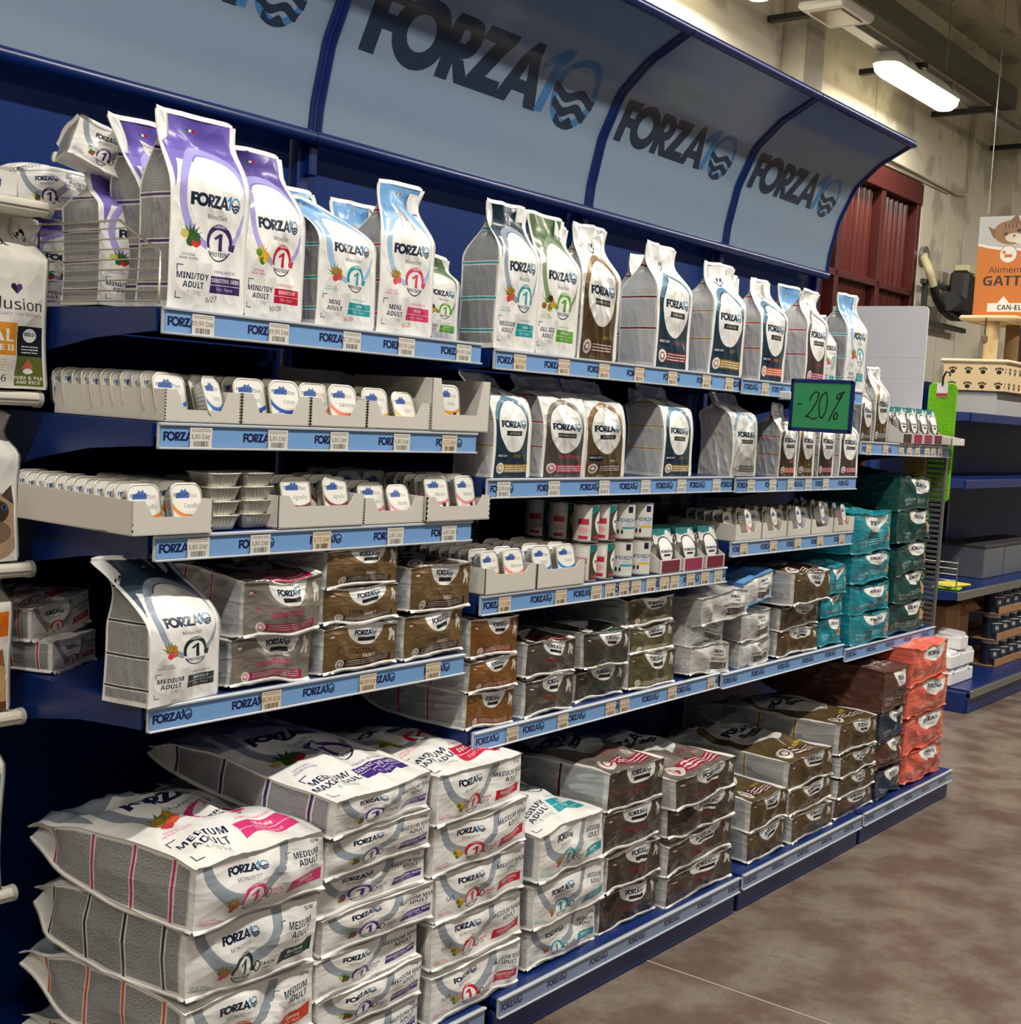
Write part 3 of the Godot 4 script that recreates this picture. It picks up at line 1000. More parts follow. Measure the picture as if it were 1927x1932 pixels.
# ------------------------------------------------------------------ textures and materials
func build_materials() -> void:
	nz.seed = 5
	nz.noise_type = FastNoiseLite.TYPE_SIMPLEX_SMOOTH
	nz.frequency = .35
	nz.fractal_octaves = 2
	nz2.seed = 9
	nz2.noise_type = FastNoiseLite.TYPE_SIMPLEX
	nz2.frequency = .4
	nz2.fractal_octaves = 1
	var cn := FastNoiseLite.new()
	cn.seed = 3
	cn.noise_type = FastNoiseLite.TYPE_SIMPLEX
	cn.fractal_type = FastNoiseLite.FRACTAL_RIDGED
	cn.frequency = .007
	cn.fractal_octaves = 2
	var ci := cn.get_seamless_image(256, 256)
	ci.bump_map_to_normal_map(7.0)
	ci.generate_mipmaps()
	crinkle = ImageTexture.create_from_image(ci)
	M.blue = mat(Color8(5, 37, 100), .35)
	M.blue_dark = mat(Color8(5, 40, 102), .45, 0.0, .3)
	M.frame_blue = mat(Color8(4, 32, 90), .28)
	M.rail_alu = mat(Color8(196, 204, 214), .35, .2)
	M.foil = mat(Color8(186, 184, 178), .34, .75)
	M.foil_rim = mat(Color8(206, 202, 188), .3, .5)
	M.card = mat(Color8(206, 202, 196), .8)
	M.kraft = mat(Color8(158, 118, 78), .85)
	M.white_card = mat(Color8(236, 236, 240), .6)
	M.white_metal = mat(Color8(224, 220, 208), .4)
	M.steel = mat(Color8(150, 152, 150), .35, .7)
	M.chrome = mat(Color8(190, 184, 172), .25, .9)
	M.black = mat(Color8(22, 22, 24), .5)
	M.dark_metal = mat(Color8(60, 62, 60), .5, .4)
	M.lamp_house = mat(Color8(206, 204, 196), .5)
	M.lamp_off = mat(Color8(200, 190, 160), .35)
	M.lamp_on = mat(Color8(255, 250, 225), .5)
	M.lamp_on.emission_enabled = true
	M.lamp_on.emission = Color(1.0, .95, .78)
	M.lamp_on.emission_energy_multiplier = 3.0
	M.cream = wall_mat(Color8(208, 202, 184), 4)
	M.white_wall = wall_mat(Color8(238, 232, 218), 6)
	M.concrete = wall_mat(Color8(190, 184, 164), 8)
	M.grey_beam = mat(Color8(112, 112, 104), .6)
	M.maroon = mat(Color8(92, 36, 32), .22)
	M.maroon_frame = mat(Color8(82, 34, 32), .4)
	# printed rails
	var k := Ink.new(320, 64, Color8(116, 160, 214))
	logo(k, 10, 46, 30, Color8(14, 30, 74), Color8(14, 30, 74), Color8(116, 160, 214), 1.0)
	var rt := fin(k)
	M.rail_print = tmat(rt, .4)
	var k2 := Ink.new(320, 64, Color8(128, 146, 178))
	logo(k2, 10, 46, 28, Color8(36, 48, 84), Color8(36, 48, 84), Color8(128, 146, 178), 1.0)
	M.rail_base = tmat(fin(k2), .25)
	tag_mats([["tag_1990", "19,90 Eur", 0], ["tag_1790", "17,90 Eur", 0], ["tag_185", "1,85 Eur", 0], ["tag_175", "1,75 Eur", 1], ["tag_2450", "24,50 Eur", 1], ["tag_2290", "22,90 Eur", 0], ["tag_4690", "46,90 Eur", 1], ["tag_650", "6,50 Eur", 1]])
	# floor: worn concrete with reddish stains
	var fi := Image.create(1024, 1024, true, Image.FORMAT_RGB8)
	var f1 := FastNoiseLite.new()
	f1.seed = 21
	f1.frequency = .006
	f1.fractal_octaves = 5
	var f2 := FastNoiseLite.new()
	f2.seed = 33
	f2.frequency = .03
	f2.fractal_octaves = 4
	var i1 := f1.get_seamless_image(1024, 1024)
	var i2 := f2.get_seamless_image(1024, 1024)
	for y in 1024:
		for x in 1024:
			var a := i1.get_pixel(x, y).r
			var b := i2.get_pixel(x, y).r
			var st := smoothstep(.34, .74, a * .6 + b * .45)
			var c := Color8(122, 112, 102).lerp(Color8(88, 68, 60), st * .8)
			c = c * (.8 + .3 * b + .12 * i2.get_pixel((x * 3) % 1024, (y * 5) % 1024).r)
			if (x * 7919 + y * 104729 + (x * y) % 977) % 4001 < 2: c = Color8(190, 184, 172)
			fi.set_pixel(x, y, c)
	fi.generate_mipmaps()
	M.floor = tmat(ImageTexture.create_from_image(fi), .34)
	M.floor.uv1_triplanar = true
	M.floor.uv1_world_triplanar = true
	M.floor.uv1_scale = Vector3.ONE * .55
	M.joint = mat(Color8(168, 158, 146), .6)
	# canopy sheets
	for e in [["canopy_wide", 1.33, .2, .09], ["canopy_narrow", 1.0, .15, .045]]:
		var kk := Ink.new(1024, int(1024 * .737 / e[1]), Color8(124, 143, 165))
		var px: float = 1024.0 / e[1]
		logo(kk, e[3] * px, kk.h - .262 * px, e[2] * px, Color8(34, 48, 66), Color8(62, 112, 164), Color8(200, 210, 220), 1.1)
		var cm := tmat(fin(kk), .16)
		cm.metallic_specular = .6
		M[e[0]] = cm

func wall_mat(c: Color, sd: int) -> StandardMaterial3D:
	var n := FastNoiseLite.new()
	n.seed = sd
	n.frequency = .012
	n.fractal_octaves = 5
	var im := n.get_seamless_image(256, 256)
	var o := Image.create(256, 256, true, Image.FORMAT_RGB8)
	for y in 256:
		for x in 256:
			var v := im.get_pixel(x, y).r
			o.set_pixel(x, y, c * (1.0 - .16 * smoothstep(.55, .8, v)))
	o.generate_mipmaps()
	var m := tmat(ImageTexture.create_from_image(o), .85)
	m.uv1_triplanar = true
	m.uv1_world_triplanar = true
	m.uv1_scale = Vector3.ONE * .5
	return m

func build_designs() -> void:
	var wb := Color8(206, 206, 204)
	var ws := Color8(236, 235, 232)
	var g := {}
	for e in [["purple", Color8(58, 34, 92)], ["red", Color8(176, 30, 52)], ["teal", Color8(40, 150, 158)], ["pink", Color8(186, 40, 92)], ["green", Color8(104, 160, 60)], ["dark", Color8(20, 40, 46)], ["orange", Color8(206, 70, 32)]]:
		g[e[0]] = gusset(e[1])
	for e in [["red", Color8(112, 36, 40)], ["gold", Color8(176, 140, 60)], ["orange", Color8(206, 72, 48)], ["pink", Color8(180, 40, 110)]]:
		g["a_" + e[0]] = gusset(e[1], false)
	var lil := Color8(104, 88, 178)
	var lil2 := Color8(160, 156, 220)
	design("lilac_purple", front_mono(lil, lil2, Color8(62, 38, 100), "MINI/TOY", "ADULT", "SENSITIVE SKIN", "6/27", 0), g.purple, base_mono(Color8(62, 38, 100), "MINI TOY", "ADULT", "SENSITIVE", "", 0), wb, ws)
	design("lilac_red", front_mono(lil.darkened(.12), lil2, Color8(192, 26, 56), "MINI/TOY", "ADULT", "DIGESTION", "10/26", 1), g.red, null, wb, ws)
	design("blue_teal", front_mono(Color8(122, 172, 220), Color8(154, 188, 224), Color8(34, 152, 162), "MINI", "ADULT", "SKIN", "6/26", 2), g.teal, null, wb, ws)
	design("blue_pink", front_mono(Color8(112, 164, 216), Color8(154, 188, 224), Color8(216, 62, 108), "MINI", "ADULT", "PORK", "10/26", 2, true), g.pink, null, wb, ws)
	design("slate_teal", front_mono(Color8(30, 50, 66), Color8(142, 154, 172), Color8(34, 152, 162), "MEDIUM", "ADULT", "SKIN", "", 2), g.teal, null, wb, ws)
	design("green_leaf", front_mono(Color8(78, 104, 70), Color8(122, 144, 112), Color8(88, 158, 44), "ALL SIZE", "ADULT", "VEGETAL", "", 3), g.green, null, wb, ws)
	design("slate_black", front_mono(Color8(40, 56, 72), Color8(142, 154, 172), Color8(22, 46, 46), "MEDIUM", "ADULT", "BUFFALO", "", 2), g.dark, null, wb, ws)
	var grey := Color8(140, 150, 164)
	for e in [["big_purple", Color8(70, 44, 124), "purple", "SENSITIVE SKIN", "", "MEDIUM MAXI", 0], ["big_red", Color8(192, 28, 58), "red", "DIGESTION", "", "MEDIUM MAXI", 1], ["big_red_marked", Color8(192, 28, 58), "red", "DIGESTION", "SA1", "MEDIUM MAXI", 1], ["big_teal", Color8(34, 148, 160), "teal", "Agnello", "", "MEDIUM", 2],
			["big_pink", Color8(214, 56, 122), "pink", "Maiale", "", "MEDIUM", 2], ["big_green", Color8(18, 56, 52), "dark", "Bufalo", "", "MEDIUM", 2], ["big_orange", Color8(206, 66, 36), "orange", "Cervo", "", "MEDIUM", 2]]:
		var ft: Texture2D
		if e[0] == "big_red_marked": ft = M.bag_big_red.front.albedo_texture
		else: ft = front_mono(grey, grey, e[1], e[5].split(" ")[0] + ("/" if e[5].length() > 7 else ""), ("MAXI ADULT" if e[5].length() > 7 else "ADULT"), e[3], "", e[6])
		design(e[0], ft, g[e[2]], base_mono(e[1], e[5], "ADULT", e[3], e[4], e[6]), wb, ws)
	var sv := Color8(212, 212, 210)
	var navy := Color8(32, 54, 70)
	design("gold", front_active(Color8(86, 70, 44), Color8(158, 128, 92), Color8(88, 52, 30), "INTESTINAL", "FASE 2"), g.a_gold, base_active(Color8(118, 94, 62), Color8(66, 40, 24), "INTESTINAL", "FASE 1"), sv, ws, .3, .9, .3)
	design("navy_red", front_active(navy, Color8(92, 134, 164), Color8(112, 30, 36), "DERMO", "", WHITE, true), g.a_red, null, sv, ws)
	design("navy_gold", front_active(navy, Color8(92, 134, 164), Color8(156, 124, 40), "OTO", "", WHITE, true), g.a_gold, null, sv, ws)
	design("navy_orange", front_active(navy, Color8(92, 134, 164), Color8(224, 84, 44), "RENAL", "", WHITE, true), g.a_orange, null, sv, ws)
	design("brown_pink", front_active(Color8(66, 56, 54), Color8(120, 110, 108), Color8(172, 32, 92), "OBESI", ""), g.a_pink, null, sv, ws)
	design("grey_crimson", front_active(Color8(82, 76, 72), Color8(130, 122, 110), Color8(200, 30, 84), "INTESTINAL", ""), g.a_pink, base_active(Color8(132, 126, 116), Color8(222, 44, 110), "INTESTINAL", ""), sv, ws, .32, .8, .2)
	design("gold_mini", front_active(Color8(96, 78, 52), Color8(150, 118, 82), Color8(72, 46, 30), "INTESTINAL", "FASE 1", WHITE, true), g.a_gold, base_active(Color8(118, 94, 62), Color8(66, 40, 24), "INTESTINAL", "FASE 2"), sv, ws, .3, .9, .3)
	design("brown_orange", front_active(Color8(72, 60, 52), Color8(120, 104, 90), Color8(222, 80, 48), "RENAL", ""), g.a_orange, base_active(Color8(128, 88, 44), Color8(176, 62, 24), "RENAL", ""), sv, ws, .3, .9, .3)
	design("brown_crimson", front_active(Color8(66, 58, 56), Color8(110, 100, 96), Color8(164, 36, 52), "DERMO", ""), g.a_red, base_active(Color8(84, 78, 70), Color8(150, 36, 44), "DERMO", "", false), sv, ws, .3, .9, .3)
	design("dark_teal", front_active(Color8(70, 68, 60), Color8(110, 110, 100), Color8(22, 84, 76), "DEPURA", ""), g.a_gold, base_active(Color8(74, 72, 62), Color8(24, 92, 84), "DEPURA", "", false), sv, ws, .3, .9, .3)
	design("olive", front_active(Color8(92, 88, 62), Color8(120, 116, 90), Color8(134, 126, 36), "OTO", ""), g.a_gold, base_active(Color8(94, 88, 62), Color8(140, 130, 44), "OTO", ""), sv, ws, .3, .9, .3)
	design("gold_dark", front_active(Color8(96, 82, 52), Color8(140, 120, 84), Color8(84, 40, 32), "INTESTINAL", "ADULT"), g.a_gold, base_active(Color8(92, 76, 50), Color8(70, 42, 26), "INTESTINAL", "", false), sv, ws, .3, .9, .3)
	design("taupe_crimson", front_active(Color8(118, 108, 100), Color8(140, 130, 120), Color8(158, 28, 56), "HEPATIC", ""), g.a_red, base_active(Color8(76, 66, 58), Color8(164, 32, 56), "HEPATIC", "", false), sv, ws, .3, .9, .3)
	design("white_hypo", front_active(Color8(206, 206, 202), Color8(156, 182, 204), Color8(40, 62, 60), "HYPO", ""), Color8(206, 206, 204), null, sv, ws, .3, .9, .3)
	var bs := base_silver()
	design("silver", Color8(206, 207, 206), Color8(200, 201, 200), bs, Color8(196, 197, 196), Color8(212, 212, 210), .3, .8, .25)
	design("sky_silver", Color8(96, 146, 204), Color8(92, 140, 198), bs, Color8(92, 140, 198), Color8(96, 146, 204), .3, .8, .1)
	for e in [["teal_pro", Color8(28, 132, 150)], ["forest_pro", Color8(22, 70, 68)], ["coral_pro", Color8(226, 106, 88)], ["cocoa_pro", Color8(86, 56, 46)], ["ink_pro", Color8(32, 48, 66)]]:
		design(e[0], front_pro(e[1]), e[1], base_pro(e[1]), e[1], e[1].lightened(.08), .3, .9)


# ------------------------------------------------------------------ the hall
func slab(called: String, x0: float, x1: float, y0: float, y1: float, z0: float, z1: float, m: Material, label := "") -> MeshInstance3D:
	return struct(called, bx(x1 - x0, y1 - y0, z1 - z0), m, Vector3((x0 + x1) * .5, (y0 + y1) * .5, (z0 + z1) * .5), label)

func build_hall() -> void:
	var fl := slab("floor", -6.2, 15.2, -.2, 0.0, -2.2, 8.2, M.floor, "worn brown concrete floor with reddish stains")
	for e in [[1.78, 0.0, .006, 5.0], [6.9, 0.0, .006, 5.0]]:
		part("floor_joint", bx(e[2], .002, 8.0), M.joint, fl, Vector3(e[0] - 4.5, .1005, 0))
	part("floor_joint", bx(20.0, .002, .006), M.joint, fl, Vector3(0, .1005, 1.2 - 3.0))
	var ce := slab("ceiling", -6.2, 15.2, 6.2, 6.4, -2.2, 8.2, M.concrete, "pale concrete hall ceiling")
	slab("wall_front", -6.2, 15.2, 0, 6.2, 8.0, 8.2, M.cream)
	slab("wall_left", -6.2, -6.0, 0, 6.2, -2.0, 8.0, M.cream)
	slab("wall_right", 15.0, 15.2, 0, 6.2, -2.0, 8.0, M.cream)
	var wb := slab("wall_back", -6.2, 15.2, 0, 6.2, -2.35, -2.15, M.cream, "hall wall of tall cream concrete panels")
	var wc := wb.position
	# cladding panels of the wall, each with its own joint; the door opening is left free
	for e in [[-6.0, 6.32, 0, 6.2, 1], [6.61, 7.85, 3.6, 6.2, 0], [7.865, 9.44, 3.6, 6.2, 0], [8.9, 9.44, 0, 3.59, 0], [9.455, 9.87, 0, 6.2, 0], [9.89, 10.53, 0, 6.2, 0], [10.91, 12.5, 0, 6.2, 0], [12.515, 15.0, 0, 6.2, 0]]:
		part("wall_panel", bx(e[1] - e[0], e[3] - e[2], .15), M.white_wall if e[4] else M.cream, wb, Vector3((e[0] + e[1]) * .5, (e[2] + e[3]) * .5, -2.075) - wc)
	part("pilaster", bx(.28, 6.2, .3), M.cream, wb, Vector3(6.47, 3.1, -1.99) - wc)
	part("pilaster", bx(.37, 6.2, .32), M.cream, wb, Vector3(10.72, 3.1, -1.98) - wc)
	slab("beam", -6.0, 15.0, 4.9, 5.6, -2.0, -1.62, M.concrete, "pale concrete beam running along the wall")
	slab("beam", -6.0, 15.0, 4.5, 4.68, -2.0, -1.86, M.grey_beam, "grey steel beam under the concrete beam")
	# the maroon sliding door
	var dr := struct("door_1", bx(2.3, .16, .12), M.maroon_frame, Vector3(7.74, 3.5, -2.05), "maroon corrugated sliding door in the hall wall")
	var o := dr.position
	for x in [6.66, 7.4, 8.14, 8.85]: part("door_post", bx(.07, 3.42, .1), M.maroon_frame, dr, Vector3(x, 1.71, -2.05) - o)
	for y in [.12, 1.4, 2.72]: part("door_rail", bx(2.2, .05, .09), M.maroon_frame, dr, Vector3(7.75, y, -2.045) - o)
	for i in 3:
		var v := PackedVector3Array()
		var idx := PackedInt32Array()
		var nr := PackedVector3Array()
		var n := 66
		for j in n + 1:
			var x := -.34 + .68 * j / n
			var ph := TAU * j / n * 7.0
			for y in 2:
				v.append(Vector3(x, y * 3.4, .018 * clampf(sin(ph) * 1.6, -1, 1)))
				nr.append(Vector3(-clampf(cos(ph) * .9, -1, 1) * (1.0 if absf(sin(ph) * 1.6) < 1.0 else 0.0), 0, 1).normalized())
		for j in n: idx.append_array([j * 2, j * 2 + 1, j * 2 + 2, j * 2 + 2, j * 2 + 1, j * 2 + 3])
		part("door_panel", tri_mesh(v, idx, PackedVector2Array(), nr), M.maroon, dr, Vector3(7.03 + .735 * i, .01, -2.08) - o)
	# the window beside the door, bright with daylight
	var wi := struct("window_1", bx(.62, .05, .06), M.maroon_frame, Vector3(11.25, 2.22, -1.97), "narrow window with maroon bars and pale blue daylight")
	for x in [10.95, 11.25, 11.55]: part("window_bar", bx(.06, .66, .05), M.maroon_frame, wi, Vector3(x - 11.25, .33, 0))
	part("window_bar", bx(.62, .05, .06), M.maroon_frame, wi, Vector3(0, .33, .002))
	part("window_bar", bx(.62, .05, .06), M.maroon_frame, wi, Vector3(0, .66, .002))
	var sky := mat(Color8(170, 215, 226), .3)
	sky.emission_enabled = true
	sky.emission = Color(.5, .85, .95)
	sky.emission_energy_multiplier = .45
	for x in [-.15, .15]: part("pane", bx(.25, .6, .01), sky, wi, Vector3(x, .33, -.015))
	# cable tray with its wall arms, on the wall all along
	var tr := thing("cable_tray", "grey steel cable tray carrying the lamps along the wall", "cable tray", Vector3(4.5, 4.15, -1.6))
	part("channel", bx(20.0, .05, .09), M.steel, tr)
	for i in 13: part("wall_arm", bx(.05, .04, .48), M.black, tr, Vector3(-8.3 + i * 1.4, -.045, -.1))
	for e in [[4.7, "lit fluorescent lamp under the cable tray, beside the unlit flood light"], [1.6, "lit fluorescent lamp under the cable tray, behind the blue canopies"], [7.62, "lit fluorescent lamp hanging over the maroon door"]]:
		lamp(Vector3(e[0], 4.05, -1.6), true, e[1], "", 1.5 if e[0] > 7.0 else 3.2)
	lamp_off_fixture()
	# the aisle lamps overhead, the same fitting
	for zz in [1.5, 5.0]:
		for i in 6: lamp(Vector3(-3.4 + i * 2.8, 4.3, zz), true, "lit fluorescent lamp hanging over the %s aisle" % ("shelf" if zz < 2.0 else "next"), "aisle lamps", 4.4 if zz < 2.0 else .9)
	# chain of the lamp
	var ch := thing("hanging_chain", "thin steel chain holding the cable tray", "chain", Vector3(8.0, 4.17, -1.55))
	for i in 10: part("chain_link", tube(PackedVector3Array([Vector3(-.012, i * .07, 0), Vector3(0, i * .07 + .04, 0), Vector3(.012, i * .07, 0), Vector3(0, i * .07 - .04, 0)]), .004, 5, true), M.steel, ch)
	# conduit over the door
	tag(part("conduit", tube(PackedVector3Array([Vector3(6.8, 3.66, -1.98), Vector3(8.6, 3.64, -1.98), Vector3(9.6, 3.62, -1.98), Vector3(9.78, 3.64, -1.96), Vector3(9.84, 3.75, -1.96), Vector3(9.84, 4.3, -1.96), Vector3(9.9, 4.42, -1.96)]), .014), M.concrete, self), "thin pale conduit running over the maroon door", "pipe")

func lamp_off_fixture() -> void:
	var r := thing("flood_light", "unlit flood light with a brownish pane on the cable tray", "lamp", Vector3(6.02, 4.1, -1.5))
	part("housing", bevel_box(Vector3(.46, .06, .3), .02), M.lamp_house, r)
	part("pane", bx(.3, .012, .2), mat(Color8(120, 100, 70), .2), r, Vector3(0, -.033, 0))
	part("mounting_arm", bx(.02, .1, .02), M.steel, r, Vector3(.1, .06, 0))
	part("mounting_arm", bx(.02, .1, .02), M.steel, r, Vector3(-.1, .06, 0))

# ------------------------------------------------------------------ gondola bays and canopies
func tags(us: Array, names: Array) -> Array:
	var o := []
	for i in us.size(): o.append([us[i], names[i % names.size()]])
	return o

func build_gondola() -> void:
	var info := ["blue gondola bay with cartons of small trays on two shelves", "wide blue gondola bay with tins and standing brown bags", "blue gondola bay behind the hanging discount sign", "end gondola bay with teal and coral bags"]
	var tops := [
		[[1.776, tags([384, 527, 665, 768, 876], ["tag_1990", "tag_1990", "tag_1790"])], [1.556, tags([380, 525, 641, 759, 849], ["tag_185", "tag_185", "tag_185", "tag_185", "tag_175"])], [1.338, tags([375, 492, 608, 747, 848], ["tag_185", "tag_185", "tag_175"])], [1.002, tags([513, 695, 818], ["tag_4690"])]],
		[[1.768, tags([982, 1065, 1141, 1207, 1270, 1334, 1377], ["tag_2450"])], [1.442, tags([951, 1046, 1141, 1219, 1287, 1353], ["tag_2290"])], [1.143, tags([953, 1059, 1126, 1152, 1178, 1201, 1229, 1254, 1274, 1304, 1331, 1356], ["tag_175", "tag_175", "tag_650"])], [.79, tags([968, 1063, 1153, 1179, 1269, 1343], ["tag_4690"])]],
		[[1.764, tags([1445], ["tag_2450"])], [1.438, tags([1418, 1459, 1493, 1526, 1559], ["tag_2290"])], [1.224, tags([1404, 1460, 1506, 1548, 1589], ["tag_175"])], [.781, []]],
		[[1.57, tags([1640, 1672, 1702, 1717, 1732, 1750, 1762, 1775], ["tag_650"])], [.757, []]]]
	for i in 4:
		var x0: float = SEAM[i] + (.03 if i == 1 else .012)
		var x1: float = SEAM[i + 1] - (.025 if i == 0 else .012)
		var b := thing("gondola_bay", info[i], "shelving")
		part("back_panel", bx(SEAM[i + 1] - SEAM[i] - .045, 2.44, .02), M.blue_dark, b, Vector3((SEAM[i] + SEAM[i + 1]) * .5, 1.23, -.73))
		for e in [SEAM[i] + .006] + ([SEAM[4]] if i == 3 else []):
			part("upright", bx(.04, 2.46, .06), M.blue, b, Vector3(e, 1.23, -.725))
		for e in tops[i]: add_shelf(b, "shelf", x0, x1, e[0], 0.0, e[1], false, -.008 if i == 3 and e[0] > 1.5 else 0.0)
		# base deck, price rail and kick plate
		add_shelf(b, "base_deck", x0, x1, .128, .13, [], true)
		part("kick_plate", bx(x1 - x0, .088, .02), M.blue, b, Vector3((x0 + x1) * .5, .045, .105))
		var wid: float = SEAM[i + 1] - SEAM[i]
		# canopy
		var c := thing("canopy_header", ["curved lettered canopy over the bay beside the white rack", "wide curved canopy with the largest lettering", "curved lettered canopy beside the widest one", "curved lettered canopy at the end, beside the maroon door"][i], "sign", Vector3(SEAM[i], 2.33, -.655))
		var prof := canopy_profile()
		var v := PackedVector3Array()
		var uv := PackedVector2Array()
		var nr := PackedVector3Array()
		var idx := PackedInt32Array()
		var n := prof.size()
		for sd in 2:
			for j in n:
				var p := prof[j]
				var d := (prof[mini(j + 1, n - 1)] - prof[maxi(j - 1, 0)]).normalized()
				var nn := Vector3(0, -d.x, d.y) if sd == 0 else Vector3(0, d.x, -d.y)
				for q in 2:
					v.append(Vector3(.02 + (wid - .04) * q, p.y, p.x) - (Vector3(0, -d.x, d.y) * .004 if sd == 1 else Vector3.ZERO))
					uv.append(Vector2(q, 1.0 - float(j) / (n - 1)))
					nr.append(nn)
			for j in n - 1:
				var a := (sd * n + j) * 2
				idx.append_array([a, a + 2, a + 1, a + 1, a + 2, a + 3])
		part("canopy_sheet", tri_mesh(v, idx, uv, nr), M.canopy_wide if i == 1 else M.canopy_narrow, c)
		for sx in [.012, wid - .012]:
			var path := PackedVector3Array()
			for p in prof: path.append(Vector3(sx, p.y, p.x))
			part("side_frame", tube(path, .013, 8), M.frame_blue, c)
		var pe := prof[n - 1]
		part("top_bar", tube(PackedVector3Array([Vector3(0.004, pe.y, pe.x), Vector3(wid - .002, pe.y, pe.x)]), .017, 10), M.frame_blue, c)
		part("bottom_bar", tube(PackedVector3Array([Vector3(0.002, 0, 0), Vector3(wid - .002, 0, 0)]), .02, 10), M.frame_blue, c)
		part("mounting_plate", bx(.03, .2, .06), M.frame_blue, c, Vector3(.02, .0, -.045))

func build_opposite() -> void:
	# the shelving across the aisle, behind the photographer: it shades the low shelves from the lamps of the next aisle
	for i in 3:
		var b := thing("gondola_bay", ["blue gondola across the aisle, facing the white rack", "blue gondola across the aisle, facing the wide bay", "blue gondola across the aisle, facing the end bay"][i], "shelving", Vector3(-3.0 + i * 4.0, 0, 3.6))
		part("back_panel", bx(3.96, 2.3, .03), M.blue_dark, b, Vector3(0, 1.15, 0))
		for x in [-1.97, 1.97]: part("upright", bx(.04, 2.34, .06), M.blue, b, Vector3(x, 1.17, -.03))
		for y in [.13, .55, .95, 1.35, 1.75]:
			var sh := part("shelf", bx(3.94, .03, .5), M.blue, b, Vector3(0, y, -.28))
			part("price_rail", bx(3.94, .05, .01), M.rail_alu, sh, Vector3(0, -.01, -.255))

func canopy_profile() -> PackedVector2Array:
	# (z, y) from the foot, evenly spaced along the arc
	var key := [Vector2(0, 0), Vector2(.008, .09), Vector2(.043, .25), Vector2(.112, .398), Vector2(.225, .5), Vector2(.375, .58)]
	var c := Curve2D.new()
	for i in key.size():
		var t: Vector2 = (key[mini(i + 1, 5)] - key[maxi(i - 1, 0)]) * .18
		c.add_point(key[i], -t, t)
	var o := PackedVector2Array()
	var L := c.get_baked_length()
	for i in 25: o.append(c.sample_baked(L * i / 24.0))
	return o


